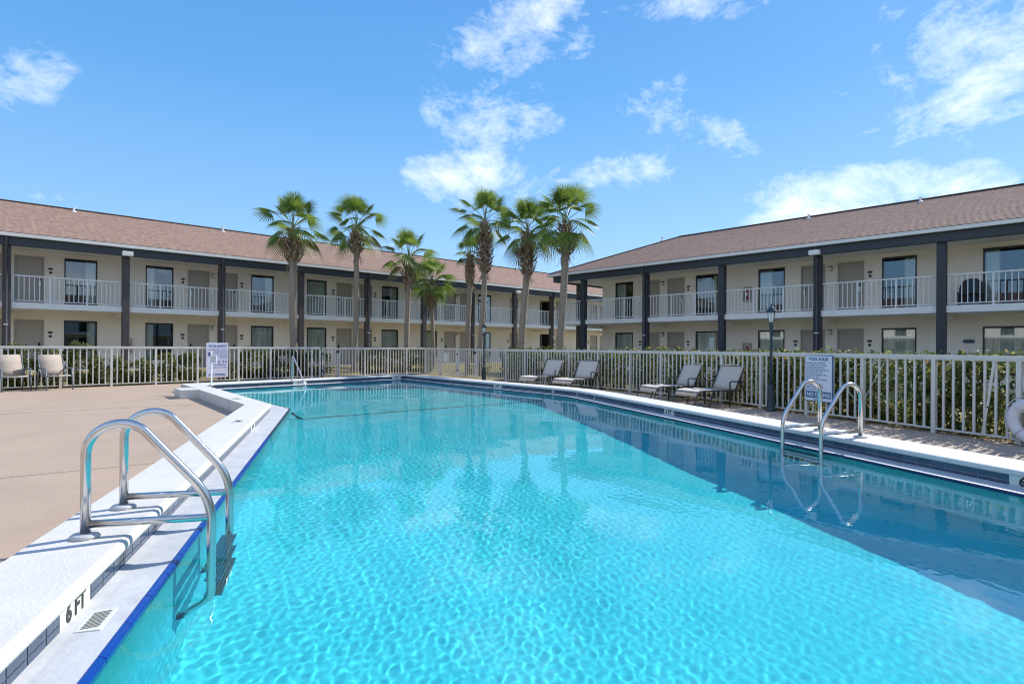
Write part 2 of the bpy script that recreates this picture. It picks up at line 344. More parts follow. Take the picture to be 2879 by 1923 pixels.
def thing(name, label, cat, loc=(0, 0, 0), rz=0, group=None):
    o = bpy.data.objects.new(name, None); C.objects.link(o); o.empty_display_size = .1
    o.location = loc; o.rotation_euler = (0, 0, rz); o['label'] = label; o['category'] = cat
    if group: o['group'] = group
    PW[o.name] = Matrix.Translation(loc) @ Matrix.Rotation(rz, 4, 'Z')
    return o
def copy_tree(o, parent=None):
    c = o.copy(); C.objects.link(c); c.parent = parent
    for ch in list(KIDS.get(o.name, [])): 
        k = copy_tree(ch, c); KIDS.setdefault(c.name, []).append(k)
    return c
KIDS = {}
def part(name, mb, m, parent, smooth=False, bevel=0, kind=None, local=False, label=None):
    me = mb if isinstance(mb, bpy.types.Mesh) else mb.mesh(name, m, smooth, bevel)
    o = put(name, me, parent, inv=not local, kind=kind, label=label)
    KIDS.setdefault(parent.name, []).append(o)
    return o
def sub(name, mb, m, parent, smooth=False, kind=None, loc=None):   # sub-part: parent is an un-moved part, coordinates as its parent's
    me = mb if isinstance(mb, bpy.types.Mesh) else mb.mesh(name, m, smooth)
    o = bpy.data.objects.new(name, me); C.objects.link(o); o.parent = parent
    if loc is not None: o.location = loc
    if kind: o['kind'] = kind
    KIDS.setdefault(parent.name, []).append(o)
    return o
def structure(name, mb, m, smooth=False):
    me = mb if isinstance(mb, bpy.types.Mesh) else mb.mesh(name, m, smooth)
    return put(name, me, kind='structure')
def text_mesh(txt, size, depth=.002, bold=0.0, align='CENTER', mname='black', spacing=1):
    cu = bpy.data.curves.new('lettering', 'FONT'); cu.body = txt; cu.size = size; cu.extrude = depth; cu.align_x = align; cu.offset = bold; cu.space_line = spacing; cu.resolution_u = 3
    o = bpy.data.objects.new('lettering_tmp', cu); C.objects.link(o); dg = bpy.context.evaluated_depsgraph_get()
    me = bpy.data.meshes.new_from_object(o.evaluated_get(dg)); me.name = 'lettering'
    bpy.data.objects.remove(o); bpy.data.curves.remove(cu); me.materials.clear(); me.materials.append(M[mname]); return me
def frame_matrix(o, x, y):   # local x, local y (up of the lettering)
    x = Vector(x).normalized(); y = Vector(y).normalized(); z = x.cross(y)
    m = Matrix((x, y, z)).transposed().to_4x4(); m.translation = Vector(o); return m

# ------------------------------------------------------------------ ground, deck
lip = [(-.134, 1.753), (5.876, -1.206), (10.82, 8.92), (11.20, 9.79), (11.37, 10.77), (12.05, 18.95), (5.05, 17.80), (4.70, 11.54)]
def offset(poly, d):
    out = []; n = len(poly)
    for i in range(n):
        p0, p, p1 = Vector(poly[i - 1]), Vector(poly[i]), Vector(poly[(i + 1) % n])
        a = (p - p0).normalized(); b = (p1 - p).normalized()
        na = Vector((a.y, -a.x)); nb = Vector((b.y, -b.x)); m_ = (na + nb); m_ = m_ / m_.length_squared * 2
        out.append(tuple(p + m_ * d))
    return out
def polish(p, over):
    p = list(p)
    for k, v in over.items(): p[k] = v
    return p
CZ = .22; LZ = .055; WZ = .035
cop_in = polish(offset(lip, .225), {6: (4.78, 18.02), 7: (4.17, 11.15)})
tile_w = polish(offset(lip, .255), {6: (4.75, 18.06), 7: (4.14, 11.17)})
cop_out = polish(offset(lip, .83), {0: offset(lip, .73)[0], 5: (12.70, 19.65), 6: (4.36, 18.55), 7: (3.72, 11.30)})
FENCE_R = [(8.55, -4.1), (10.7, .92), (13.2, 6.6), (14.45, 10.4), (14.76, 14.9), (15.9, 23.0)]
FL = lambda u: (u, 21.95 + u * .066)
deck_out = [(-30, -14), (5, -14), (13.15, 6.5), (14.35, 10.1), (14.55, 11.6), (15.92, 23.02), (4.0, FL(4)[1]), (-30, 19.97)]
far = [(-400, -400), (400, -400), (400, 0), (400, 100), (400, 200), (400, 400), (-100, 400), (-400, 400)]
def annulus(pa, pb, z):
    mb = MB(); n = len(pa)
    for i in range(n):
        j = (i + 1) % n; mb.quad((*pa[i], z), (*pb[i], z), (*pb[j], z), (*pa[j], z))
    return mb
structure('pool_deck', annulus(cop_out, deck_out, 0.0), M['deck'])
# the lawn sheet reaches to the horizon
lawn_in = [(-30, -14), (5, -14), (13.15, 6.5), (14.35, 10.1), (14.55, 11.6), (15.92, 23.02), (4.0, FL(4)[1]), (-30, 19.97)]
structure('lawn', annulus(lawn_in, far, -.004), M['grass'])

jt = MB()
for (a_, b_) in (((-14, 9.4), (1.9, 7.4)), ((-14, 16.2), (3.55, 14.2)), ((-5.2, -2), (-3.2, 21.6))):
    jt.bar((*a_, .001), (*b_, .001), .009, .004)
structure('deck_joint', jt, M['joint'])
# ------------------------------------------------------------------ pool
def walls(poly_top, poly_bot, z0s, z1):
    mb = MB(); n = len(poly_top)
    for i in range(n):
        j = (i + 1) % n
        mb.quad((*poly_top[i], z1), (*poly_top[j], z1), (*poly_bot[j], z0s[j]), (*poly_bot[i], z0s[i]))
    return mb
def floor_z(u, v):
    t = min(max((10.6 - v) / 6.6, 0), 1); return WZ - 1.0 - .40 * t
basin = thing('swimming_pool', 'pool_tmp', 'pool', (5.5, 8, 0)); del basin['label'], basin['category']; basin['kind'] = 'structure'
# coping ring with a rounded nose: profile swept round the pool
def ring(polys_z):
    """polys_z: list of (polygon, z); joins consecutive rings"""
    mb = MB(); n = len(polys_z[0][0]); n0 = 0
    for (pl, z) in polys_z: mb.v += [(p[0], p[1], z) for p in pl]
    for k in range(len(polys_z) - 1):
        for i in range(n):
            j = (i + 1) % n; mb.f.append((k * n + i, k * n + j, (k + 1) * n + j, (k + 1) * n + i))
    return mb
def lerp_poly(a, b, t): return [tuple(Vector(p) * (1 - t) + Vector(q) * t for p, q in [(p, q)])[0][:] for p, q in zip(a, b)]
W = .55
cp = ring([(lerp_poly(cop_out, cop_in, 0), -.02), (lerp_poly(cop_out, cop_in, .0), CZ - .012), (lerp_poly(cop_out, cop_in, .02), CZ), (lerp_poly(cop_out, cop_in, .93), CZ),
           (lerp_poly(cop_out, cop_in, .975), CZ - .008), (lerp_poly(cop_out, cop_in, .995), CZ - .024), (cop_in, CZ - .042), (lerp_poly(cop_out, cop_in, .99), CZ - .055), (tile_w, CZ - .056)])
part('coping', cp, M['coping'], basin)
# step block beside the far left leg of the coping
blk = MB(); blk.prism([(3.74, 15.95), (4.135, 15.85), (4.19, 16.72), (3.80, 16.80)], 0, CZ - .003)
part('step_block', blk, M['coping'], basin, bevel=.012)
# tile backing wall
part('grout_band', walls(tile_w, tile_w, [.04] * 8, CZ - .056), M['tile_grout'], basin)
# individual tiles, two rows, near runs
TL = .155
tile_hi = MB().box(-TL / 2 + .004, TL / 2 - .004, 0, .006, CZ - .056 - .060, CZ - .058).mesh('tile', M['tile'])
tile_hi2 = tile_hi.copy(); tile_hi2.materials[0] = M['tile_b']
tile_lo = MB().box(-TL / 2 + .004, TL / 2 - .004, 0, .006, CZ - .056 - .098, CZ - .056 - .066).mesh('tile', M['tile'])
def tile_run(a, b, skip=(), lo=0, hi=1e9, single=True):
    a = Vector(a); b = Vector(b); d = (b - a); L_ = d.length; d.normalize(); n = int(L_ / TL); ang = math.atan2(d.y, d.x); res = []
    nrm = Vector((-d.y, d.x))   # towards the water
    mb1 = MB()
    for i in range(n):
        s_ = (i + .5) * TL; p = a + d * s_
        if any(x0 <= s_ <= x1 for x0, x1 in skip): continue
        if lo <= s_ <= hi:
            for me in (tile_hi if random.random() < .6 else tile_hi2, tile_lo):
                o = put('tile', me, basin, inv=True); o.location = (p.x, p.y, 0); o.rotation_euler = (0, 0, ang)
                # geometry stands off the wall on +y, which faces the water
        else:
            for z0, z1 in ((CZ - .116, CZ - .058), (CZ - .154, CZ - .122)):
                q0 = p - d * (TL / 2 - .004); q1 = p + d * (TL / 2 - .004); q2 = q1 + nrm * .006; q3 = q0 + nrm * .006
                mb1.prism([q0, q1, q2, q3], z0, z1)
    return mb1
SKL = None
left_a, left_b = Vector(tile_w[7]), Vector(tile_w[0])   # runs towards the camera
left_d = (left_b - left_a).normalized()
def s_on(a, b, p): a = Vector(a); d = (Vector(b) - a).normalized(); return (Vector(p) - a).dot(d)
s6 = s_on(left_a, left_b, (.401, 3.491)); s5 = s_on(left_a, left_b, (3.17, 9.13))
far_tiles = MB()
def addmb(a, b):
    n = len(a.v); a.v += b.v; a.f += [tuple(i + n for i in f) for f in b.f]
addmb(far_tiles, tile_run(left_a, left_b, skip=[(s6 - .02, s6 + .35), (s5, s5 + .42)], lo=s_on(left_a, left_b, (2.3, 7.2)), hi=99))
ra, rb = tile_w[1], tile_w[2]
s6r = s_on(ra, rb, (7.17, .68)) - .13; s5r = s_on(ra, rb, (9.62, 5.70))
addmb(far_tiles, tile_run(ra, rb, skip=[(s6r - .26, s6r + .13), (s5r, s5r + .30)], lo=s_on(ra, rb, (6.3, -.4)), hi=s_on(ra, rb, (9.3, 5.4))))
for i in (0, 2, 3, 4, 5, 6):
    addmb(far_tiles, tile_run(tile_w[i], tile_w[(i + 1) % 8], lo=1e8))
part('distant_tiles', far_tiles, M['tile'], basin, kind='stuff')
# depth marker plates with lettering
def marker(pa, pb, s0, txt, w_=.42, h=.095):
    pa = Vector(pa); d = (Vector(pb) - pa).normalized(); nrm = Vector((-d.y, d.x)); p = pa + d * s0
    mb = MB(); q = [p, p + d * w_, p + d * w_ + nrm * .008, p + nrm * .008]; mb.prism(q, CZ - .152, CZ - .057)
    pl = part('depth_marker', mb, M['white_tile'], basin)
    me = text_mesh(txt, h * 1.2, .001, .004); c = p + d * (w_ / 2) + nrm * .0095
    o = put('lettering', me, pl, inv=False); PI_ = PW['swimming_pool']
    o.matrix_basis = frame_matrix((c.x, c.y, CZ - .058 - h * .93), (-d.x, -d.y, 0), (0, 0, 1)) if False else frame_matrix((c.x, c.y, CZ - .143), (d.x * SG, d.y * SG, 0), (0, 0, 1))
SG = -1
marker(left_a, left_b, s6, '6 FT', .33); marker(left_a, left_b, s5, '5 FT')
marker(ra, rb, s6r - .25, '6 FT', .37); marker(ra, rb, s5r, '5 FT', .29)
marker(tile_w[4], tile_w[5], s_on(tile_w[4], tile_w[5], (11.9, 13.0)), '4 FT', .40)
marker(tile_w[5], tile_w[6], s_on(tile_w[5], tile_w[6], (8.1, 18.6)), '3 FT', .5)
marker(tile_w[5], tile_w[6], .2, '4 FT', .42)
# gutter ledge and lip
lip_in = offset(lip, -.0); lip_o = polish(offset(lip, .014), {0: offset(lip, .032)[0], 7: offset(lip, .032)[7]})
lg = ring([(tile_w, .068), (lerp_poly(tile_w, lip_o, .25), .058), (lerp_poly(tile_w, lip_o, .7), .056), (lip_o, .056)])
part('gutter_ledge', lg, M['ledge'], basin)
# cobalt lip tiles one by one on the near runs, joined beyond
def lip_run(a, b, lo, hi, wd_=.014):
    a = Vector(a); b = Vector(b); d = b - a; L_ = d.length; d.normalize(); n = int(L_ / .30); mb = MB(); nrm = Vector((-d.y, d.x)); ang = math.atan2(d.y, d.x); st = L_ / n
    mb_ = MB(); pr_ = [(-wd_ - .001, .0565), (-wd_ * .85, .0575), (-wd_ * .5, .056), (-wd_ * .2, .051), (.0, .042), (.0, .0)]
    for x_ in (-st / 2 + .0025, st / 2 - .0025): mb_.v += [(x_, y_, z_) for y_, z_ in pr_]
    mb_.f += [(k_, k_ + 1, k_ + 7, k_ + 6) for k_ in range(5)] + [(5, 4, 3, 2, 1, 0), (6, 7, 8, 9, 10, 11)]
    me = mb_.mesh('lip_tile', M['cobalt' if wd_ > .02 else 'navy'], False)
    for i in range(n):
        s_ = (i + .5) * st; p = a + d * s_
        if lo <= s_ <= hi:
            o = put('lip_tile', me, basin, inv=True); o.location = (p.x, p.y, 0); o.rotation_euler = (0, 0, ang)
        else:
            c0 = p - d * (st / 2 - .003); c1 = p + d * (st / 2 - .003)
            mb.prism([c0 - nrm * wd_, c1 - nrm * wd_, c1, c0], .0, .056)
    return mb
fl_ = MB()
addmb(fl_, lip_run(lip[7], lip[0], 3.5, 99, .034)); addmb(fl_, lip_run(lip[1], lip[2], 0, 6))
for i in (0, 2, 3, 4, 5, 6): addmb(fl_, lip_run(lip[i], lip[(i + 1) % 8], 1e8, 1e9))
part('distant_lip_tiles', fl_, M['navy'], basin, kind='stuff')
lipb = ring([(lip_o, .046), (offset(lip, .008), .034), (offset(lip, .008), -.01)])
part('lip_grout', lipb, M['ledge'], basin)
# basin walls and floor
bw = offset(lip, .015)
zb = [floor_z(*p) for p in bw]
part('pool_wall', walls(bw, bw, [-2.2] * 8, .030), M['pool'], basin)
fl = MB(); U = np.linspace(-1.5, 13, 30); V = np.linspace(-2, 20, 60)
for a in range(29):
    for b in range(59):
        q = [(U[a], V[b]), (U[a + 1], V[b]), (U[a + 1], V[b + 1]), (U[a], V[b + 1])]
        fl.quad(*[(x, y, floor_z(x, y)) for x, y in q])
part('pool_floor', fl, M['pool'], basin)
# dark line across the floor and up both walls
ln = MB(); a = Vector((4.60, 10.95)); b = Vector((10.97, 10.38))
P = [(a.x - .02, a.y + .25, -.15), (a.x - .0, a.y + .15, -.5), (a.x + .06, a.y + .03, -.92), (a.x + .25, a.y - .05, floor_z(5, 10.8) + .02)]
for t in np.linspace(.08, .93, 24): P.append((a.x + (b.x - a.x) * t, a.y + (b.y - a.y) * t, floor_z(0, a.y + (b.y - a.y) * t) + .02))
P += [(b.x - .15, b.y + .02, -.95), (b.x - .02, b.y + .05, -.75), (b.x - .0, b.y + .1, -.1)]
ln.tube(P, .034, 6); part('floor_line', ln, M['line_tile'], basin)
# coping surface plates
def plate(u, v, ang, txt):
    mb = MB(); ca, sa = math.cos(ang), math.sin(ang)
    q = [(u + ca * x - sa * y, v + sa * x + ca * y) for x, y in ((-.15, -.075), (.15, -.075), (.15, .075), (-.15, .075))]
    mb.prism(q, CZ - .004, CZ + .004); pl = part('coping_plate', mb, M['white_tile'], basin)
    me = text_mesh(txt, .085, .001, .002); o = put('lettering', me, pl, inv=False)
    o.matrix_basis = frame_matrix((u - math.cos(ang + PI / 2) * .03, v - math.sin(ang + PI / 2) * .03, CZ + .006), (ca, sa, 0), (-sa, ca, 0))
plate(2.83, 8.85, math.atan2(.9, .44) + PI , 'NO DIVING'[:0] + '5 FT'); plate(4.0, 12.6, math.atan2(1, .09) + PI, '5 FT')
# gutter drain grate
dg_ = MB(); c0 = left_a + left_d * (s6 + .22); nn = Vector((-left_d.y, left_d.x)); c0 = c0 + nn * .11
q = [c0 - left_d * .11 - nn * .05, c0 + left_d * .11 - nn * .05, c0 + left_d * .11 + nn * .05, c0 - left_d * .11 + nn * .05]
dg_.prism(q[::1], .045, .0615); gr = part('gutter_grate', dg_, M['white_tile'], basin)
for k in range(-5, 6):
    mb = MB(); c = c0 + left_d * (k * .016); mb.bar((*(c - nn * .034 + left_d * .008), .0625), (*(c + nn * .034 - left_d * .008), .0625), .0045, .003)
    sub('slot', mb, M['slot'], gr)

# ------------------------------------------------------------------ water surface
def in_poly(poly, X, Y):
    ins = np.zeros(X.shape, bool); n = len(poly)
    for i in range(n):
        x0, y0 = poly[i]; x1, y1 = poly[(i + 1) % n]
        c = ((y0 > Y) != (y1 > Y)) & (X < (x1 - x0) * (Y - y0) / (y1 - y0 + 1e-12) + x0); ins ^= c
    return ins
def make_water():
    st = .014; xs = np.arange(-.8, 12.6, st); ys = np.arange(-1.8, 19.2, st)
    X, Y = np.meshgrid(xs, ys, indexing='ij')
    rng = np.random.RandomState(3); Z = np.zeros_like(X)
    amp_map = 1.0
    for k in range(64):
        lam = .040 + .075 * rng.uniform(0, 1) ** 2.0 ; th = rng.uniform(0, 2 * PI) if k % 3 else rng.normal(2.2, .5)
        kk = 2 * PI / lam; A = .0000205 * (lam / .08) ** 1.7 * rng.uniform(.5, 1.5)
        wx = .18 * np.sin(.9 * X + k) + .18 * np.cos(1.1 * Y + 2 * k)
        Z += A * np.sin(kk * ((X + wx) * math.cos(th) + (Y - wx) * math.sin(th)) + rng.uniform(0, 6.28))
    patch = .55 + .45 * np.sin(.55 * X + .8) * np.cos(.42 * Y - .4)
    calm = np.clip((X - (6.4 + .49 * (Y - .5))) / -3.2, .6, 1.0)
    for k in range(8):
        lam = rng.uniform(.5, 1.4); th = rng.uniform(0, 6.28); Z += .0011 * lam * .5 * np.sin(2 * PI / lam * (X * math.cos(th) + Y * math.sin(th)) + rng.uniform(0, 6.28))
    Z *= (.6 + .55 * patch) * calm
    poly = offset(lip, .10)
    ins = in_poly(poly, X[:-1, :-1] + st / 2, Y[:-1, :-1] + st / 2)
    idx = np.arange(X.size).reshape(X.shape)
    I, J = np.nonzero(ins)
    F = np.stack([idx[I, J], idx[I + 1, J], idx[I + 1, J + 1], idx[I, J + 1]], 1)
    used = np.unique(F); remap = -np.ones(X.size, int); remap[used] = np.arange(len(used)); F = remap[F]
    Vv = np.stack([X.ravel()[used], Y.ravel()[used], WZ + Z.ravel()[used]], 1)
    me = bpy.data.meshes.new('pool_water'); me.vertices.add(len(Vv)); me.vertices.foreach_set('co', Vv.ravel())
    me.loops.add(F.size); me.polygons.add(len(F)); me.loops.foreach_set('vertex_index', F.ravel().astype(np.int32))
    me.polygons.foreach_set('loop_start', np.arange(0, F.size, 4, dtype=np.int32)); me.update(calc_edges=True)
    me.polygons.foreach_set('use_smooth', [True] * len(F)); me.materials.append(M['water'])
    o = put('pool_water', me, kind='structure'); return o
water = make_water()
# ------------------------------------------------------------------ motel wings
PITCH = .41
def course_roof(name_parent, segs, uvw):
    """segs: list of quads (a,b,c,d) a-b lower edge, d-c upper edge, each with uv pairs"""
    me = bpy.data.meshes.new('shingle_courses'); v = []; f = []; uv = []
    for (q, t) in segs:
        n = len(v); v += q; f.append((n, n + 1, n + 2, n + 3)); uv += t
    me.from_pydata(v, [], f); l = me.uv_layers.new(name='uv'); l.data.foreach_set('uv', [c for t in uv for c in t]); me.materials.append(M['shingle']); return me
def make_wing(name, label, org, axis, s0, s1, dz, floor, posts, bays, hip=None, brown=False, loc=None):
    """axis 'x': s runs along world X, depth along +Y; axis 'y': s along Y, depth along +X"""
    B = thing(name, label, 'building', loc)
    def W3(s, d, z): return (s, org + d, z) if axis == 'x' else (org + d, s, z)
    def BX(mb, a, b, d0, d1, z0, z1):
        if axis == 'x': mb.box(a, b, org + d0, org + d1, z0, z1)
        else: mb.box(org + d0, org + d1, a, b, z0, z1)
        return mb
    RE, BT, BB, RL, ST, SB = 5.51 + dz, 5.37 + dz, 5.05 + dz, 3.98 + dz, 2.93 + dz, 2.70 + dz
    WD = 1.6; pm = M['post_brown'] if brown else M['beam']
    sw1 = hip[1] if hip else s1      # where the room walls end
    sl1 = hip[2] if hip else s1      # where the gallery ends
    # --- openings
    ops = {0: [], 1: []}
    for (sk, kind) in bays:
        for fl_ in (0, 1):
            if kind == 'even': ops[fl_] += [(sk + .27, sk + 1.22, 'door'), (sk + 1.87, sk + 3.0, 'window')]
            elif kind == 'odd': ops[fl_] += [(sk + 1.03, sk + 2.14, 'window'), (sk + 2.74, sk + 3.69, 'door')]
            elif kind == 'stair': ops[fl_] += [(sk + .45, sk + 1.95, 'void'), (sk + 2.3, sk + 3.2, 'door')]
            elif kind == 'blank': ops[fl_] += [(sk + 1.1, sk + 1.9, 'door')]
    for fl_ in (0, 1):
        z0 = ST if fl_ else -.05; z1 = BB + .07 if fl_ else SB; fz = ST if fl_ else floor; top = fz + 2.0
        wt = 4.95 + dz if fl_ else (2.34 if not dz else 2.13); wb = fz + .07 if fl_ else fz + .35; dt = wt - .03 if fl_ else wt
        wall = MB(); cur = s0; seam = []
        for (a, b, k) in sorted(ops[fl_]):
            if a < s0 or b > sw1: continue
            BX(wall, cur, a, WD, WD + .2, z0, z1)
            t = wt if k == 'window' else dt
            BX(wall, a, b, WD, WD + .2, t, z1)
            if k == 'window' : BX(wall, a, b, WD, WD + .2, z0, wb if fl_ == 0 else fz + .06)
            elif fl_ == 0: BX(wall, a, b, WD, WD + .2, z0, fz)
            cur = b
        BX(wall, cur, sw1, WD, WD + .2, z0, z1)
        if hip: BX(wall, sw1 - .2, sw1, WD + .2, 8.2, z0, z1)
        part('wall', wall, M['stucco'], B)
        jn = MB()
        for (sk, kind) in bays:
            for o_ in (.12, 3.25 if kind == 'even' else .6):
                if s0 < sk + o_ < sw1 - .05: BX(jn, sk + o_ - .012, sk + o_ + .012, WD - .006, WD + .004, fz, wt + .3)
        part('wall_joint', jn, M['soffit'], B, kind='stuff')
        for n_, (a, b, k) in enumerate(sorted(ops[fl_])):
            if a < s0 or b > sw1: continue
            if k == 'door':
                fr = MB(); BX(fr, a, a + .045, WD - .02, WD + .12, fz, dt); BX(fr, b - .045, b, WD - .02, WD + .12, fz, dt); BX(fr, a + .045, b - .045, WD - .02, WD + .12, dt - .05, dt)
                f_ = part('door_frame', fr, M['door_frame'], B)
                d_ = part('door', BX(MB(), a + .045, b - .045, WD + .045, WD + .09, fz + .01, dt - .05), M['door'], B)
                hs = b - .15 if (a - [sk for sk, q in bays if sk <= a][-1]) < 1 else a + .15
                hz = fz + .98
                hm = MB(); BX(hm, hs - .03, hs + .03, WD + .02, WD + .045, hz - .09, hz + .12); BX(hm, hs - .06, hs + .06, WD - .03, WD - .01, hz - .01, hz + .015); BX(hm, hs - .012, hs + .012, WD - .02, WD + .03, hz - .01, hz + .015)
                sub('handle', hm, M['dark_plastic'], d_)
                if fl_: sub('door_hanger', BX(MB(), hs - .04, hs + .04, WD - .045, WD - .04, hz - .2, hz + .02), M['white_tile'], d_)
                sub('peephole', BX(MB(), (a + b) / 2 - .012, (a + b) / 2 + .012, WD + .035, WD + .045, fz + 1.5, fz + 1.525), M['plaque'], d_)
                # room number plaque beside the door
                ps = b + .2 if hs > (a + b) / 2 else a - .2
                if not (fl_ and n_ % 4 == 2):
                    pq = MB(); cs = [W3(ps + .085 * math.cos(t), WD - .008, fz + 1.52 + .05 * math.sin(t)) for t in np.linspace(0, 2 * PI, 12, endpoint=False)]
                    n0 = len(pq.v); pq.v += cs; pq.f.append(tuple(range(n0, n0 + 12))); BX(pq, ps - .05, ps + .05, WD - .012, WD - .001, fz + 1.32, fz + 1.42)
                    BX(pq, ps - .085, ps - .03, WD - .014, WD - .001, fz + 1.50, fz + 1.55); BX(pq, ps + .03, ps + .085, WD - .014, WD - .001, fz + 1.50, fz + 1.55)
                    part('room_plaque', pq, M['plaque'], B)
            elif k == 'void':
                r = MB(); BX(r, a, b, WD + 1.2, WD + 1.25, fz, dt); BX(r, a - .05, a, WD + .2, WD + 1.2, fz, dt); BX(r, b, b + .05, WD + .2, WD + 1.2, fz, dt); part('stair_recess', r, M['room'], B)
            else:
                fr = MB(); t_ = .045
                for (x0, x1, zz0, zz1) in ((a, a + t_, wb, wt), (b - t_, b, wb, wt), (a + t_, b - t_, wb, wb + t_), (a + t_, b - t_, wt - t_ - .02, wt)): BX(fr, x0, x1, WD - .015, WD + .06, zz0, zz1)
                mid = (a + b) / 2
                f_ = part('window', fr, M['dark_frame'], B)
                sub('pane', BX(MB(), a + t_, b - t_, WD + .02, WD + .024, wb + t_, wt - t_ - .02), M['glass'], f_)
                idx = [i for i, (sk, q) in enumerate(bays) if sk <= a][-1]
                cs_ = CURT[name][fl_].get(idx, (0, 1) if fl_ == 0 else (.62, 1))
                cu_ = MB(); c0 = a + .06 + (b - a - .12) * cs_[0]; c1 = a + .06 + (b - a - .12) * cs_[1]; nn_ = max(8, int((c1 - c0) / .022)); ph = random.uniform(0, 6)
                for i in range(nn_):
                    xa = c0 + (c1 - c0) * i / nn_; xb = c0 + (c1 - c0) * (i + 1) / nn_
                    fd = lambda x: WD + .085 + .028 * math.sin(x * 62 + ph) + .015 * math.sin(x * 23 + ph * 2)
                    cu_.quad(W3(xa, fd(xa), wb + .06), W3(xb, fd(xb), wb + .06), W3(xb, fd(xb), wt - .08), W3(xa, fd(xa), wt - .08))
                sub('curtain', cu_, M['curtain'], f_)
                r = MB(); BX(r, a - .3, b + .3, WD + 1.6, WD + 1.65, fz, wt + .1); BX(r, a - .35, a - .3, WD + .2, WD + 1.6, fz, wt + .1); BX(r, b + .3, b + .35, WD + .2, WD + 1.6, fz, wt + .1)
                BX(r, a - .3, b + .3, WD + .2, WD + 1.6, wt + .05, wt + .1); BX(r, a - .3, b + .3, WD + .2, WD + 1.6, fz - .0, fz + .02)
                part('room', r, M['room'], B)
    # --- walkway, gallery slab, soffit, beam, gutter
    part('walkway', BX(MB(), s0, sl1, -.35, WD, -.04, floor), M['walk'], B)
    part('gallery_slab', BX(MB(), s0, sl1, -.06, WD, SB, ST), M['slab'], B, bevel=.01)
    if hip: part('gallery_slab', BX(MB(), sw1, sl1, WD, 8.2, SB, ST), M['slab'], B)
    sf = BX(MB(), s0, (hip[0] - .28 if hip else s1), -.065, WD, BB + .07, BB + .09)
    if hip: BX(sf, sw1, hip[0] - .28, WD, 9.9, BB + .07, BB + .09)
    part('soffit', sf, M['soffit'], B)
    bm_ = BX(MB(), s0, (sl1 + .12 if hip else s1), -.29, -.07, BB, BT + .03)
    part('beam', bm_, M['beam'], B, bevel=.006)
    if hip: part('beam', BX(MB(), sl1 - .06, sl1 + .12, -.065, 8.3, BB, BT + .03), M['beam'], B)
    e1 = hip[0] if hip else s1
    gt = BX(MB(), s0, e1, -.44, -.31, BT - .0, RE - .015); pass
    if hip: BX(gt, e1 - .02, e1 + .11, -.44, 9.9, BT, RE - .015)
    part('gutter', gt, M['gutter'], B)
    # --- posts
    for i, p_ in enumerate(posts):
        pm_ = part('post', BX(MB(), p_ - .13, p_ + .13, -.15, .11, 0, BB), pm, B, bevel=.012)
        if (i % 2 == 0) == (name == 'motel_wing'):
            dp = MB(); dp.tube([W3(p_ - .02, -.37, BT + .02), W3(p_ - .02, -.345, BT - .06), W3(p_ - .02, -.345, BB - .02), W3(p_ - .02, -.215, BB - .2), W3(p_ - .02, -.215, .25), W3(p_ - .02, -.34, .12)], .052, 8)
            d_ = part('downspout', dp, M['pipe'], B, smooth=True)
            sub('strap', BX(MB(), p_ - .085, p_ + .045, -.275, -.155, 2.05 + dz, 2.09 + dz), M['gutter'], d_)
        cb = BX(MB(), p_ - .11, p_ + .11, .12, WD, SB - .20, SB - .001); part('cross_beam', cb, M['stucco'], B)
        if i in FLOOD[name]:
            fb = BX(MB(), p_ - .19, p_ + .19, -.50, -.295, BB - .02, BB + .17); part('floodlight', fb, M['gutter'], B, bevel=.02)
    if hip:
        for (d_, s_) in ((WD + .1, sl1 - .1), (4.6, sl1 - .1)):
            part('post', BX(MB(), s_ - .13, s_ + .13, d_ - .13, d_ + .13, 0, BB), M['post_brown'], B)
    # --- railings with single balusters
    bal = BX(MB(), -.011, .011, -.011, .011, 0, 1.0)
    me_b = bpy.data.meshes.new('baluster'); mb = MB().box(-.0125, .0125, -.0125, .0125, ST + .085, RL - .04); me_b = mb.mesh('baluster', M['rail'])
    pts = sorted(posts); spans = [(a + .13, b - .13) for a, b in zip(pts[:-1], pts[1:])]
    if hip: spans.append((pts[-1] + .13, sl1 - .12))
    for (a, b) in spans:
        rm = BX(MB(), a, b, .03, .10, RL - .045, RL); BX(rm, a, b, .05, .08, ST + .06, ST + .09)
        k_ = max(1, round((b - a) / 1.2))
        for j in range(1, k_): t = a + (b - a) * j / k_; BX(rm, t - .024, t + .024, .041, .089, ST, RL - .045)
        r_ = part('railing', rm, M['rail'], B)
        n = int((b - a) / .152)
        for j in range(n):
            t = a + (b - a) * (j + .5) / n; q = W3(t, .065, 0)
            o = sub('baluster', me_b, None, r_); o.location = q
    if hip:
        a, b = .12, 8.0; rm = MB(); BX(rm, sl1 - .12, sl1 - .05, a, b, RL - .045, RL); BX(rm, sl1 - .10, sl1 - .07, a, b, ST + .06, ST + .09); r_ = part('railing', rm, M['rail'], B)
        for j in range(int((b - a) / .152)):
            q = W3(sl1 - .085, a + .09 + j * .152, 0); o = sub('baluster', me_b, None, r_); o.location = q
    # --- wall lamps between paired doors
    for s_ in LAMPS[name]:
        for z_ in (4.72 + dz, 2.18 + dz * 1.2):
            lm = BX(MB(), s_ - .06, s_ + .06, WD - .12, WD - .005, z_ + .05, z_ + .09); BX(lm, s_ - .05, s_ + .05, WD - .03, WD - .005, z_ - .1, z_ + .05)
            l_ = part('wall_lamp', lm, M['dark_plastic'], B)
            sub('glass_shade', BX(MB(), s_ - .045, s_ + .045, WD - .11, WD - .032, z_ - .08, z_ + .048), M['lamp_glass'], l_)
    # --- roof of overlapping courses
    run = 5.12; N_ = 34; segs = []; cr_ = math.sqrt(1 + PITCH ** 2)
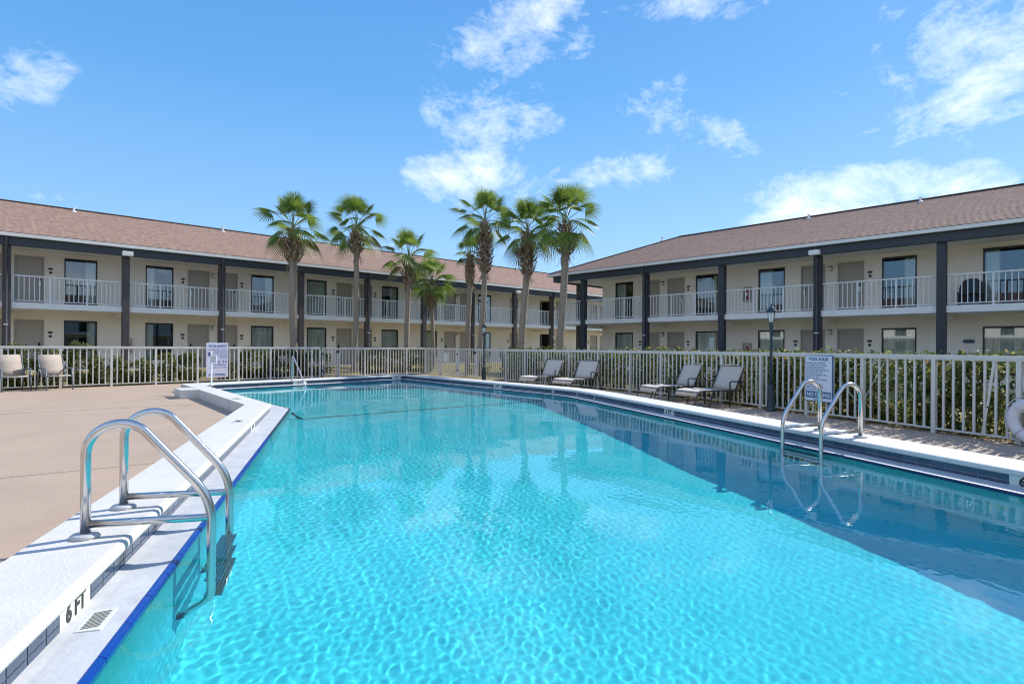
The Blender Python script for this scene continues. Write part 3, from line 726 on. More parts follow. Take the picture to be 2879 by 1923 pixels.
    for side in (0, 1):
        for i in range(N_):
            t0, t1 = run * i / N_, run * (i + 1) / N_ + .004
            e0 = e1 - (t0 if hip else 0); e1_ = e1 - (t1 if hip else 0)
            d0, d1 = (-.42 + t0, -.42 + t1) if side == 0 else (-.42 + 2 * run - t0, -.42 + 2 * run - t1)
            z0, z1 = RE + t0 * PITCH + .014, RE + t1 * PITCH
            q = [W3(s0, d0, z0), W3(e0, d0, z0), W3(e1_, d1, z1), W3(s0, d1, z1)]
            uvs = [(s0, t0 * cr_), (e0, t0 * cr_), (e1_, t1 * cr_), (s0, t1 * cr_)]
            segs.append((q, uvs))
            q2 = [W3(s0, d0, z0 - .016), W3(e0, d0, z0 - .016), W3(e0, d0, z0), W3(s0, d0, z0)]
            segs.append((q2, [(s0, t0 * cr_), (e0, t0 * cr_), (e0, t0 * cr_ + .005), (s0, t0 * cr_ + .005)]))
            if hip and side == 0:
                da, db = -.42 + t0, -.42 + 2 * run - t0; dc, dd = -.42 + 2 * run - t1, -.42 + t1
                q = [W3(e1 - t0, da, z0), W3(e1 - t0, db, z0), W3(e1 - t1, dc, z1), W3(e1 - t1, dd, z1)]
                segs.append((q, [(da, t0 * cr_), (db, t0 * cr_), (dc, t1 * cr_), (dd, t1 * cr_)]))
    rf = part('roof', course_roof(B, segs, None), None, B)
    zr = RE + run * PITCH; rg = MB(); er = e1 - (run if hip else 0)
    rg.bar(W3(s0, run - .42, zr + .012), W3(er, run - .42, zr + .012), .26, .03)
    if hip: rg.bar(W3(e1 - .02, -.40, RE + .03), W3(er, run - .42, zr + .02), .2, .03); rg.bar(W3(e1 - .02, 2 * run - .44, RE + .03), W3(er, run - .42, zr + .02), .2, .03)
    sub('ridge_cap', rg, M['shingle_dark'], rf)
    for (s_, d_, h) in VENTS[name]:
        vz = RE + (d_ + .42) * PITCH; q = W3(s_, d_, vz)
        vm = MB().lathe([(.11, -.05), (.10, .02), (.042, .05), (.042, h * .8), (.055, h * .8), (.055, h * .8 + .03)], q, 10); sub('vent_pipe', vm, M['white_pipe'], rf)
    # gable closures so the wing is solid from the side
    gb = MB()
    for se in ((s0,) if hip else (s0, s1)):
        n0 = len(gb.v); gb.v += [W3(se, -.3, BB + .09), W3(se, -.3, RE - .02), W3(se, run - .42, zr - .03), W3(se, 2 * run - .55, RE - .02), W3(se, 2 * run - .55, BB + .09)]; gb.f.append(tuple(range(n0, n0 + 5)))
        BX(gb, se - .01, se + .15, WD + .2, 8.2, -.05, BB + .09)
    BX(gb, s0, sw1, 8.2, 8.4, -.05, BB + .09)
    part('end_wall', gb, M['stucco'], B)
    return B
PL = [.9 + 3.77 * k for k in range(-2, 12)]
bl = [(p, 'even' if k % 2 == 0 else 'odd') for k, p in enumerate(PL[:-1])]
bl = [(p, {9: 'blank', 10: 'stair'}.get(k, kd)) for k, (p, kd) in enumerate(bl)]
PR = [19.6 - 3.87 * k for k in range(0, 9)]
br_ = [(PR[k + 1], 'even' if k % 2 == 0 else 'odd') for k in range(8)]; br_.sort()
CURT = {'motel_wing': {1: {2: (.66, 1), 3: (0, .3), 4: (.66, 1), 5: (0, 1), 6: (.55, 1), 8: (.4, .8)}, 0: {2: (.72, 1), 3: (0, .26), 4: (0, 1)}},
        'motel_wing_hip': {1: {7: (.45, 1), 6: (.0, .2), 5: (.5, 1), 4: (0, .35), 3: (.62, 1)}, 0: {}}}
FLOOD = {'motel_wing': (3, 9), 'motel_wing_hip': (3,)}
LAMPS = {'motel_wing': [PL[k] + .06 for k in (2, 4, 6, 8)], 'motel_wing_hip': [PR[1] + .06, PR[3] + .06, PR[5] + .06]}
VENTS = {'motel_wing': [(3.35, 4.3, .22), (9.75, 4.3, .3), (24.9, 3.0, .28)], 'motel_wing_hip': [(17.6, 4.35, .2), (9.9, 4.4, .2), (5.6, 4.35, .2)]}
wingL = make_wing('motel_wing', 'long two-storey motel wing at the left and back, brown posts and galleries above the hedge', 28.8, 'x', -7.2, 44, 0, .30, PL, bl, None, True, (18, 33, 0))
wingR = make_wing('motel_wing_hip', 'two-storey motel wing at the right with hipped roof end and slate blue posts', 23.7, 'y', -11.4, 0, -.14, .12, PR, br_, (21.8, 19.62, 21.45), False, (28, 6, 0))
wingR.name = 'motel_wing.001'
def back_wing(label, x0, x1, y0, y1, along):
    t = thing('motel_wing', label, 'building', ((x0 + x1) / 2, (y0 + y1) / 2, 0))
    part('wall', MB().box(x0, x1, y0, y1, -.05, 5.2), M['stucco'], t)
    rf = MB(); o_ = 1.9; cx, cy_ = (x0 + x1) / 2, (y0 + y1) / 2
    if along == 'x': rf.v = [(x0 - o_, y0 - o_, 5.4), (x1 + o_, y0 - o_, 5.4), (x1 + o_, y1 + o_, 5.4), (x0 - o_, y1 + o_, 5.4), (x0 + 3, cy_, 7.6), (x1 - 3, cy_, 7.6)]
    else: rf.v = [(x1 + o_, y0 - o_, 5.4), (x1 + o_, y1 + o_, 5.4), (x0 - o_, y1 + o_, 5.4), (x0 - o_, y0 - o_, 5.4), (cx, y0 + 3, 7.6), (cx, y1 - 3, 7.6)]
    rf.f = [(0, 1, 5, 4), (1, 2, 5), (2, 3, 4, 5), (3, 0, 4), (3, 2, 1, 0)]; part('roof', rf, M['shingle_dark'], t)
    for i in range(12):
        if along == 'x':
            x = x0 + 2 + i * (x1 - x0 - 4) / 11; part('post', MB().box(x - .13, x + .13, y1 + 1.4, y1 + 1.66, 0, 5.2), M['post_brown'], t)
            part('door', MB().box(x + .5, x + 1.5, y1, y1 + .05, .1, 2.2), M['door'], t); part('window', MB().box(x + 1.9, x + 3.0, y1, y1 + .05, .5, 2.2), M['dark_frame'], t); part('window', MB().box(x + 1.9, x + 3.0, y1, y1 + .05, 2.9, 4.8), M['dark_frame'], t)
        else:
            y = y0 + 2 + i * (y1 - y0 - 4) / 11; part('post', MB().box(x1 + 1.4, x1 + 1.66, y - .13, y + .13, 0, 5.2), M['post_brown'], t)
            part('door', MB().box(x1, x1 + .05, y + .5, y + 1.5, .1, 2.2), M['door'], t); part('window', MB().box(x1, x1 + .05, y + 1.9, y + 3.0, .5, 2.2), M['dark_frame'], t); part('window', MB().box(x1, x1 + .05, y + 1.9, y + 3.0, 2.9, 4.8), M['dark_frame'], t)
    if along == 'x': part('gallery_slab', MB().box(x0, x1, y1, y1 + 1.6, 2.55, 2.8), M['slab'], t)
    else: part('gallery_slab', MB().box(x1, x1 + 1.6, y0, y1, 2.55, 2.8), M['slab'], t)
back_wing('motel wing across the courtyard behind the photographer, mirrored in the window panes', -24, 34, -34, -26, 'x')
back_wing('motel wing left of the courtyard outside the photo, mirrored in the right wing windows', -36, -28, -20, 36, 'y')
# fire extinguisher cabinets on the walls
for (x, y, z, lab) in ((25.28, 11.45, 3.75, 'fire extinguisher in its case on the upper gallery wall of the right wing'), (25.28, 11.45, 1.25, 'fire extinguisher in its case on the ground floor wall of the right wing'), (5.0, 30.38, 1.3, 'fire extinguisher on the ground floor wall beside the left wing post')):
    t = thing('fire_extinguisher', lab, 'extinguisher', (x, y, z), 0 if y < 20 else PI / 2, 'fire extinguishers on the motel walls')
    cs = MB().box(-.14, -.13, -.17, .17, -.32, .32); cs.box(-.13, 0, -.17, -.155, -.32, .32).box(-.13, 0, .155, .17, -.32, .32).box(-.13, 0, -.155, .155, .305, .32).box(-.13, 0, -.155, .155, -.32, -.305)
    cs = MB().box(-.12, 0, -.17, -.15, -.32, .32).box(-.12, 0, .15, .17, -.32, .32).box(-.12, 0, -.15, .15, .30, .32).box(-.12, 0, -.15, .15, -.32, -.30)
    part('case', cs, M['door_frame'], t, local=True)
    part('cylinder', MB().lathe([(.0, -.24), (.062, -.235), (.065, .1), (.045, .15), (.02, .17), (.02, .2)], (-.06, 0, 0), 12), M['red'], t, True, local=True)
    part('tag', MB().box(-.13, -.126, -.035, .035, -.08, .06), M['white_tile'], t, local=True)
# black gallery chair with a round back, behind the right railing
t = thing('gallery_chair', 'black round-backed chair standing behind the upper gallery railing at the far right', 'chair', (24.55, 3.45, 2.79))
ch = MB(); ch.prism([(.30 + .0, -.36), (.36, -.30), (.38, 0), (.36, .30), (.30, .36), (.25, .3), (.25, -.3)], .1, .12)
prof = [(-.34, .0), (-.34, .55), (-.27, .75), (-.12, .86), (.12, .86), (.27, .75), (.34, .55), (.34, .0)]
bk = MB(); n0 = 0; bk.v += [(.0, y, z + .08) for y, z in prof] + [(.06, y, z + .08) for y, z in prof]; k = len(prof)
bk.f += [tuple(range(k)), tuple(range(2 * k - 1, k - 1, -1))] + [(i, i + 1, k + i + 1, k + i) for i in range(k - 1)]
part('backrest', bk, M['dark_plastic'], t, local=True); part('back_panel', MB().box(-.012, -.002, -.14, .14, .15, .88), M['teal_cloth'], t, local=True)
part('seat', MB().box(-.5, 0, -.32, .32, .40, .46), M['dark_plastic'], t, local=True)
for a_ in (-.47, -.05):
    for b_ in (-.29, .29): part('leg', MB().box(a_ - .02, a_ + .02, b_ - .02, b_ + .02, 0, .40), M['dark_plastic'], t, local=True)
# BREAKFAST-style plaque by the ground floor window (dark with three blocks)
t = thing('wall_plaque', 'wide dark plaque on the ground floor wall left of the rightmost window', 'plaque', (25.28, 3.62, 1.62))
part('board', MB().box(-.03, 0, -.155, .155, -.055, .055), M['plaque'], t, local=True, bevel=.004)
for y in (-.11, .11): part('emblem', MB().box(-.034, -.03, y - .028, y + .028, -.04, .04), M['sign_blue'], t, local=True)

# raised lawn bank and straw bed in front of the left wing
bank = MB(); bank.quad((-20, 23.3, .004), (30, 25.0, .004), (30, 28.46, .285), (-20, 28.46, .285)); structure('lawn_bank', bank, M['grass'])
sb = MB(); n0 = 0; rr_ = random.Random(4); ring_ = [(12.6 + 1.25 * math.cos(a) * rr_.uniform(.8, 1.1), 26.2 + .95 * math.sin(a) * rr_.uniform(.8, 1.1)) for a in np.linspace(0, 2 * PI, 22, endpoint=False)]
def bank_z(x, y): return .004 + .281 * (y - 23.3 - 1.7 * (x + 20) / 50) / (5.16 - 1.7 * (x + 20) / 50)
sb.v += [(12.6, 26.2, bank_z(12.6, 26.2) + .09)] + [(x, y, bank_z(x, y) + .01) for x, y in ring_]; sb.f += [(0, i + 1, (i + 1) % 22 + 1) for i in range(22)]
structure('straw_bed', sb, M['sand'])

# ------------------------------------------------------------------ pool fences
def make_fence(name, label, path, posts_s, top, bot=.075, pitch=.152, skip=()):
    """path: polyline; posts at arc positions"""
    P_ = [Vector(p) for p in path]; cum = [0]
    for a, b in zip(P_[:-1], P_[1:]): cum.append(cum[-1] + (b - a).length)
    def at(s):
        s = min(max(s, 0), cum[-1] - 1e-6)
        for i in range(len(P_) - 1):
            if cum[i + 1] >= s: t = (s - cum[i]) / (cum[i + 1] - cum[i]); return P_[i].lerp(P_[i + 1], t)
    t = thing(name, label, 'fence', (P_[0].x, P_[0].y, 0))
    pk = MB().box(-.0155, .0155, -.012, .012, bot + .012, top - .078).mesh('picket', M['fence'], bevel=0)
    pm_ = MB().box(-.031, .031, -.031, .031, 0, top - .079).mesh('post', M['fence'])
    for a, b in zip(posts_s[:-1], posts_s[1:]):
        A, Bq = at(a), at(b); d = Bq - A; L_ = d.length; ang = math.atan2(d.y, d.x)
        tr = MB(); tr.bar((*A, top - .027), (*Bq, top - .027), .075, .054); tr.bar((*A, top - .060), (*Bq, top - .060), .055, .012); tr.bar((*A, top - .073), (*Bq, top - .073), .066, .014)
        part('top_rail', tr, M['fence'], t)
        part('bottom_rail', MB().bar((*A, bot), (*Bq, bot), .035, .028), M['fence'], t)
        n = round(L_ / pitch)
        for j in range(1, n):
            if (a + j * L_ / n) in skip: continue
            q = A + d * (j / n); o = part('picket', pk, None, t); o.location = (q.x, q.y, 0); o.rotation_euler = (0, 0, ang + random.uniform(-.02, .02))
            if name == 'pool_fence_side' and j == 0: pass
    for s in posts_s:
        A = at(s); B2 = at(s + .05) - at(s - .05); o = part('post', pm_, None, t); o.location = (A.x, A.y, 0); o.rotation_euler = (0, 0, math.atan2(B2.y, B2.x))
    return t, at
ff, atL = make_fence('pool_fence', 'cream picket fence along the far left side of the pool deck', [(-7, FL(-7)[1]), (10.45, FL(10.45)[1])], [0, 1.9, 3.8, 5.7, 7.60, 8.95, 10.25, 11.5, 12.8, 14.2, 15.4, 17.1, 17.45], 1.28, pitch=.158)
FR = FENCE_R[::-1]
s_path = [(15.9, 23.0), (14.76, 14.9), (14.45, 10.4), (13.2, 6.6), (10.7, .92), (8.55, -4.1)]
fl2, _ = make_fence('pool_fence', 'cream picket fence section between the narrow gate and the far corner', [(11.3, FL(11.3)[1]), (15.9, 23.0)], [0, 1.25, 2.45, 3.5, 4.595], 1.27, pitch=.152)
posts_uv = [(15.25, 18.32), (14.95, 16.2), (14.8, 15.0), (14.69, 13.87), (14.61, 12.73), (14.52, 11.42), (14.34, 10.06), (13.9, 8.73), (13.51, 7.54), (13.21, 6.62), (12.69, 5.44), (12.19, 4.31), (11.7, 3.18), (11.19, 2.04), (10.72, .97), (10.2, -.25), (9.6, -1.65), (9.0, -3.05), (8.55, -4.1)]
cumr = [0]; sp_ = [Vector(p) for p in s_path]
for a, b in zip(sp_[:-1], sp_[1:]): cumr.append(cumr[-1] + (b - a).length)
def arc(p):
    p = Vector(p); best = (1e9, 0)
    for i in range(len(sp_) - 1):
        d = sp_[i + 1] - sp_[i]; t = max(0, min(1, (p - sp_[i]).dot(d) / d.length_squared)); q = sp_[i] + d * t
        if (q - p).length < best[0]: best = ((q - p).length, cumr[i] + d.length * t)
    return best[1]
g0, g1 = arc((15.48, 19.96)), arc((15.25, 18.32))
fr1, _ = make_fence('pool_fence', 'short cream picket fence between the back corner and the side gate', [(15.9, 23.0), tuple(sp_[0] + (sp_[1] - sp_[0]).normalized() * g0)], [0.04, 1.5, g0 - .001], 1.265, pitch=.152)
fr, atR = make_fence('pool_fence', 'long cream picket fence behind the loungers on the right of the pool', s_path, [arc(p) for p in posts_uv], 1.245, pitch=.150)
# gates
def gate(label, a, b, top):
    a = Vector(a); b = Vector(b); d = b - a; L_ = d.length; ang = math.atan2(d.y, d.x); t = thing('pool_gate', label, 'gate', (a.x, a.y, 0), ang)
    fm = MB().box(.05, .09, -.02, .02, .08, top - .04).box(L_ - .09, L_ - .05, -.02, .02, .08, top - .04).box(.05, L_ - .05, -.02, .02, top - .04, top).box(.09, L_ - .09, -.018, .018, .08, .115)
    part('gate_frame', fm, M['fence'], t, local=True); n = int((L_ - .18) / .14)
    me = MB().box(-.014, .014, -.012, .012, .115, top - .04).mesh('picket', M['fence'])
    for j in range(n): o = part('picket', me, None, t, local=True); o.location = (.09 + (L_ - .18) * (j + .5) / n, 0, 0)
    part('latch', MB().box(L_ - .12, L_ - .0, -.06, -.02, top - .22, top - .12), M['dark_plastic'], t, local=True)
    for z in (.3, top - .25): part('hinge', MB().box(-.01, .07, -.045, -.02, z - .03, z + .03), M['dark_plastic'], t, local=True)
    return t
gate('narrow cream picket gate with black latch in the far fence', (10.47, FL(10.47)[1]), (11.28, FL(11.28)[1]), 1.26)
gate('cream picket side gate left of the far lamp post', sp_[0] + (sp_[1] - sp_[0]).normalized() * (g0 + .04), sp_[0] + (sp_[1] - sp_[0]).normalized() * (g1 - .04), 1.25)
t = thing('paper_notice', 'small white notice tied to the fence left of the side gate', 'notice', (15.5, 20.75, .85))
part('sheet', MB().box(-.06, -.05, -.13, .13, -.2, .2), M['white_tile'], t, local=True)
# loose leaning picket
t = thing('loose_picket', 'loose cream picket leaning askew in the fence left of the life ring', 'picket', (10.86, 1.32, 0))
part('slat', MB().bar((-.035, -.06, 1.16), (.004, .015, .50), .030, .024), M['fence'], t, local=True); part('slat', MB().bar((.008, .022, .48), (.035, .075, .09), .030, .024), M['fence'], t, local=True)

# ------------------------------------------------------------------ pool ladders
def bez(path, rad, n=7):
    out = [Vector(path[0])]
    for i in range(1, len(path) - 1):
        p0, p, p1 = Vector(path[i - 1]), Vector(path[i]), Vector(path[i + 1]); r = rad[i - 1] if isinstance(rad, (list, tuple)) else rad
        a = p + (p0 - p).normalized() * min(r, (p0 - p).length * .49); b = p + (p1 - p).normalized() * min(r, (p1 - p).length * .49)
        for k in range(n + 1): t = k / n; out.append(a * (1 - t) ** 2 + p * 2 * t * (1 - t) + b * t ** 2)
    out.append(Vector(path[-1])); return out
def ladder(label, base, ang, width, reach, top, bend, cross, tread0=-.13, steps=3, group='pool ladders', r=.0265):
    """local x: towards the water, local y: along the edge; z from the deck datum"""
    t = thing('pool_ladder', label, 'ladder', (base[0], base[1], 0), ang, group)
    for y in (0, width):
        ra_ = .175; zc = top - ra_; P0 = [Vector((0, y, CZ)), Vector((0, y, zc))]
        g_ = math.atan2(zc - bend, reach - ra_) + .22
        P0 += [Vector((ra_ - ra_ * math.cos(q_), y, zc + ra_ * math.sin(q_))) for q_ in np.linspace(.12, PI / 2 + g_, 14)]
        tail = bez([P0[-1], (reach, y, bend), (reach, y, -.62), (reach - .17, y, -.80)], [.15, .12], 9)
        pth = P0 + tail[1:]
        rl = part('rail', MB().tube(pth, r, 14), M['steel'], t, True, local=True)
        sub('cross_bar', MB().tube([(0, y, cross), (reach, y, cross - .01)], r * .88, 12), M['steel'], rl, True)
        sub('escutcheon', MB().lathe([(.075, 0), (.078, .012), (.062, .024), (.03, .026)], (0, y, CZ + .001), 18), M['escutcheon'], rl, True)
        sub('bumper', MB().lathe([(.03, -.02), (.034, 0), (.03, .02)], (reach - .17, y, -.80), 12), M['black'], rl)
    for k in range(steps):
        z = tread0 - k * .235
        tr = part('tread', MB().box(reach - .045, reach + .055, r, width - r, z - .012, z + .012), M['tread'], t, local=True, bevel=.006)
        for q in range(5): sub('grip_line', MB().box(reach - .033 + q * .018, reach - .027 + q * .018, r + .02, width - r - .02, z + .0125, z + .0145), M['line_tile'], tr)
    return t
a_left = math.atan2(-.44, .9)
ladder('stainless steel pool ladder in the left foreground with both handrails bolted to the coping', (.475, 4.085), a_left, .63, .655, .87, .40, .295)
ladder('stainless steel pool ladder on the right side in front of the rules sign', (8.40, 2.80), math.atan2(.44, -.9), .63, .62, .89, .43, .30)
# stair handrail at the far wall
t = thing('stair_handrail', 'single slanting steel handrail rising from the far coping by the steps', 'handrail', (7.35, 17.95, 0), 0)
part('rail', MB().tube(bez([(0, 0, CZ), (0, 0, 1.06), (.05, -.85, .15), (.05, -.95, -.2)], [.14, .1], 6), .022, 10), M['steel'], t, True, local=True)
part('escutcheon', MB().lathe([(.06, 0), (.06, .015), (.03, .02)], (0, 0, CZ), 14), M['escutcheon'], t, local=True)

# ------------------------------------------------------------------ loungers and chairs
def lounger(label, loc, ang, sc_=1.12, wid=.70):
    ZS = .88
    t = thing('sun_lounger', label, 'lounger', (loc[0], loc[1], 0), ang, 'sling loungers along the right fence')
    S = sc_; h = wid / 2 * S
    for y in (-h, h):
        part('side_rail', MB().tube([Vector(p) * S for p in [(.10, y / S, .355), (.22, y / S, .385), (.5, y / S, .385), (1.12, y / S, .37)]], .016, 8), M['lounge_frame'], t, True, local=True)
        part('leg', MB().tube([(-.03 * S, y, 0), (.02 * S, y, .14 * S), (.06 * S, y, .28 * S), (.11 * S, y, .355 * S)], .017, 8), M['lounge_frame'], t, True, local=True)
        part('leg', MB().tube([(.36 * S, y, 0), (.40 * S, y, .15 * S), (.44 * S, y, .30 * S), (.52 * S, y, .38 * S)], .015, 8), M['lounge_frame'], t, True, local=True)
        part('armrest', MB().tube(bez([(.86 * S, y * 1.06, 0), (.86 * S, y * 1.06, .585 * S), (1.20 * S, y * 1.06, .575 * S)], .05, 4), .018, 8), M['lounge_frame'], t, True, local=True)
        part('rear_leg', MB().tube([(1.14 * S, y, .62 * S), (1.22 * S, y, .42 * S), (1.40 * S, y, 0)], .017, 8), M['lounge_frame'], t, True, local=True)
        part('back_post', MB().tube([(1.00 * S, y, .33 * S), (1.12 * S, y, .62 * S), (1.26 * S, y, .93 * S)], .016, 8), M['lounge_frame'], t, True, local=True)
    for (cx_, cz_, cr_) in ((1.26, .93, .016), (.09, .34, .015), (.42, .26, .012)): part('cross_bar', MB().tube([(cx_ * S, -h, cz_ * S), (cx_ * S, h, cz_ * S)], cr_, 8), M['lounge_frame'], t, True, local=True)
    def sling(prof):
        mb = MB(); ny = 8; n = len(prof)
        for i, (x, z, sg) in enumerate(prof):
            for j in range(ny + 1):
                yy = -1 + 2 * j / ny; mb.v.append((x * S, yy * (h - .018), z * S - sg * (1 - yy * yy)))
        for i in range(n - 1):
            for j in range(ny): a = i * (ny + 1) + j; mb.f.append((a, a + 1, a + ny + 2, a + ny + 1))
        return mb
    seat = [(.065, .255, 0), (.075, .31, 0), (.10, .36, .0), (.15, .382, .005), (.3, .39, .015), (.6, .385, .025), (.85, .378, .02), (1.02, .375, .005)]
    s_ = part('seat_sling', sling(seat), M['sling'], t, True, local=True)
    back = [(1.03, .385, 0), (1.08, .50, .014), (1.15, .66, .02), (1.21, .80, .012), (1.265, .935, .0), (1.285, .945, 0), (1.28, .90, 0)]
    b_ = part('back_sling', sling(back), M['sling'], t, True, local=True)
    for o in (s_, b_): md = o.modifiers.new('thick', 'SOLIDIFY'); md.thickness = .006
    for o in KIDS[t.name]: o.scale = (1, 1, ZS)
    return t
ax = math.atan2(-.39, .92)
lounger('sling lounger nearest the iron lamp post, first of the right pair from the front', (11.74, 6.80), ax + .02)
lounger('sling lounger of the near pair, the one farther from the lamp post', (12.24, 8.14), ax - .03)
lounger('sling lounger of the distant pair, the one nearer the camera', (12.75, 11.45), .03)
lounger('farthest sling lounger by the right fence, leftmost of the row of four', (12.95, 13.15), -.02)
def armchair(label, loc, ang, w_=.66):
    t = thing('patio_chair', label, 'chair', (loc[0], loc[1], 0), ang, 'sling armchairs by the far left fence'); h = w_ / 2
    # local -y faces the pool
    for x in (-h, h):
        part('leg', MB().tube([(x, -.32, 0), (x, -.30, .30), (x, -.27, .62)], .021, 8), M['grey_frame'], t, True, local=True)
        part('rear_leg', MB().tube([(x, .28, 0), (x, .16, .40), (x, .12, .60)], .018, 8), M['grey_frame'], t, True, local=True)
        part('armrest', MB().tube([(x, -.27, .62), (x, -.1, .635), (x, .18, .62)], .022, 8), M['grey_frame'], t, True, local=True)
        part('back_post', MB().tube([(x * .92, -.25, .42), (x * .92, .02, .40), (x * .92, .12, .55), (x * .92, .26, 1.02)], .016, 8), M['grey_frame'], t, True, local=True)
    part('cross_bar', MB().tube([(-h, -.29, .40), (h, -.29, .40)], .014, 8), M['grey_frame'], t, True, local=True)
    sm = MB(); hw = h * .86
    pr = [(-.30, .40), (-.28, .435), (-.2, .44), (.0, .41), (.09, .43)]
    for (y, z) in pr: sm.v += [(-hw, y, z), (0, y, z - .015), (hw, y, z)]
    for i in range(4): sm.f += [(3 * i, 3 * i + 1, 3 * i + 4, 3 * i + 3), (3 * i + 1, 3 * i + 2, 3 * i + 5, 3 * i + 4)]
    bmb = MB(); pr = [(.09, .44), (.13, .6), (.19, .8), (.26, 1.03)]
    for (y, z) in pr: bmb.v += [(-hw, y, z), (0, y + .02, z), (hw, y, z)]
    for i in range(3): bmb.f += [(3 * i, 3 * i + 1, 3 * i + 4, 3 * i + 3), (3 * i + 1, 3 * i + 2, 3 * i + 5, 3 * i + 4)]
    for nm, m_ in (('seat_sling', sm), ('back_sling', bmb)):
        o = part(nm, m_, M['sling_tan'], t, True, local=True); md = o.modifiers.new('thick', 'SOLIDIFY'); md.thickness = .006
    return t
armchair('sling armchair at the left end of the far fence, cut by the photo edge', (.80, 21.55), .30)
armchair('sling armchair by the far fence, the one nearer the pool', (1.74, 21.50), .34)

# ------------------------------------------------------------------ lamp posts
def lamp_post(label, u, v):
    t = thing('lamp_post', label, 'lamp post', (u, v, 0), .3, 'dark iron lamp posts by the fence')
    n_before = len(C.objects)
    part('base', MB().lathe([(.15, 0), (.15, .03), (.125, .05), (.12, .10), (.10, .30), (.085, .48), (.095, .50), (.095, .53), (.062, .56)], (0, 0, 0), 16), M['lamp_metal'], t, True, local=True)
    part('flutes', (lambda m_: [m_.bar((.128 * math.cos(a), .128 * math.sin(a), .06), (.093 * math.cos(a), .093 * math.sin(a), .47), .018, .014) for a in np.linspace(0, 2 * PI, 10, endpoint=False)] and m_)(MB()), M['lamp_metal'], t, local=True)
    part('pole', MB().lathe([(.062, .55), (.050, 1.0), (.043, 1.62), (.055, 1.66), (.045, 1.69), (.062, 1.80), (.07, 1.84), (.05, 1.86)], (0, 0, 0), 14), M['lamp_metal'], t, True, local=True)
    h = part('lantern', MB().lathe([(.045, 1.855), (.07, 1.875), (.035, 1.89)], (0, 0, 0), 8), M['lamp_metal'], t, local=True)
    for a in np.linspace(0, 2 * PI, 6, endpoint=False):
        sub('rib', MB().tube([(.06 * math.cos(a), .06 * math.sin(a), 1.87), (.105 * math.cos(a), .105 * math.sin(a), 1.97), (.125 * math.cos(a), .125 * math.sin(a), 2.10)], .008, 5), M['lamp_metal'], h)
    sub('glass_shade', MB().lathe([(.05, 1.88), (.075, 1.92), (.10, 2.0), (.108, 2.10), (.0, 2.105)], (0, 0, 0), 14), M['lamp_glass'], h, True)
    sub('roof_cap', MB().lathe([(.10, 2.095), (.175, 2.10), (.17, 2.115), (.11, 2.16), (.095, 2.19), (.08, 2.20), (.03, 2.235), (.02, 2.26), (.028, 2.275), (.0, 2.295)], (0, 0, 0), 14), M['lamp_metal'], h, True)
    for o in KIDS[t.name]: o.scale = (.62, .62, 1)
lamp_post('dark iron lamp post standing between the near loungers and the rules sign', 12.33, 5.08)
lamp_post('dark iron lamp post far back beside the side gate', 14.88, 17.45)

# ------------------------------------------------------------------ signs
def sign(name, label, a, b, z0, z1, face, rows, head, foot, ink, edge, facing):
    a = Vector(a); b = Vector(b); d = (b - a).normalized(); w_ = (b - a).length; c = (a + b) / 2; ang = math.atan2(d.y, d.x)
    t = thing(name, label, 'sign', (c.x, c.y, z0), ang, None)   # local x left to right as read, local -y faces the reader
    H_ = z1 - z0
    part('board', MB().box(-w_ / 2, w_ / 2, -.006, .006, 0, H_), edge, t, local=True, bevel=.003)
    part('face', MB().box(-w_ / 2 + .012, w_ / 2 - .012, -.009, -.006, .012, H_ - .012), face, t, local=True)
    def tx(s, size, x, z, mname, align='CENTER', bold=.0015):
        me = text_mesh(s, size, .0006, bold, align, mname); o = put('lettering', me, t, inv=False)
        o.matrix_basis = frame_matrix((x, -.0105, z), (1, 0, 0), (0, 0, 1)); return o
    return t, tx, w_, H_
t, tx, w_, H_ = sign('pool_rules_sign', 'blue-edged white rules sign reading POOL RULES and NO DIVING on the right fence', (12.16, 4.33), (11.88, 3.74), .30, 1.20, M['sign_white'], 0, 0, 0, 0, M['sign_blue'], 0)
tx('POOL RULES', .083, 0, H_ - .10, 'sign_blue', bold=.003)
lines = ['BATHING LOAD: 37 PERSONS', 'POOL HOURS: DAWN TO DUSK', 'SHOWER BEFORE ENTERING', 'NO FOOD OR BEVERAGES IN POOL', 'OR ON POOL WET DECK', 'NO GLASS OR ANIMALS IN THE', 'FENCED POOL AREA', 'DO NOT SWALLOW THE POOL', 'WATER', 'NO LIFEGUARD ON DUTY', 'SWIM AT YOUR OWN RISK', 'POOL MAX DEPTH 6 FT']
for i, l in enumerate(lines): tx(l, .034, -w_ / 2 + .035, H_ - .16 - i * .0465, 'sign_blue', 'LEFT', .0008)
part('banner', MB().box(-w_ / 2 + .03, w_ / 2 - .03, -.0105, -.009, .07, .20), M['sign_blue'], t, local=True)
o = tx('NO DIVING', .105, 0, .098, 'sign_white', bold=.003); o.matrix_basis = frame_matrix((0, -.0115, .098), (1, 0, 0), (0, 0, 1))
tx('NO LIFEGUARD', .028, 0, .028, 'sign_blue')
t, tx, w_, H_ = sign('pool_safety_sign', 'lilac-white notice board full of blue text on the far fence near the white shower pole', (6.03, FL(6.03)[1] - .06), (6.78, FL(6.78)[1] - .06), .18, 1.42, M['sign_lilac'], 0, 0, 0, 0, M['sign_white'], 0)
tx('POOL SAFETY', .10, .02, H_ - .15, 'sign_blue', bold=.004)
lines2 = ['NO LIFEGUARD ON DUTY', 'CHILDREN MUST BE', 'WITH AN ADULT', 'NO RUNNING', 'NO GLASS']
for i, l in enumerate(lines2): tx(l, .055, .34, H_ - .26 - i * .075, 'sign_ink', 'RIGHT', .001)
tx('CALL 911', .13, .10, .52, 'sign_ink', bold=.004); tx('IN AN EMERGENCY', .055, .08, .43, 'sign_ink', bold=.002)
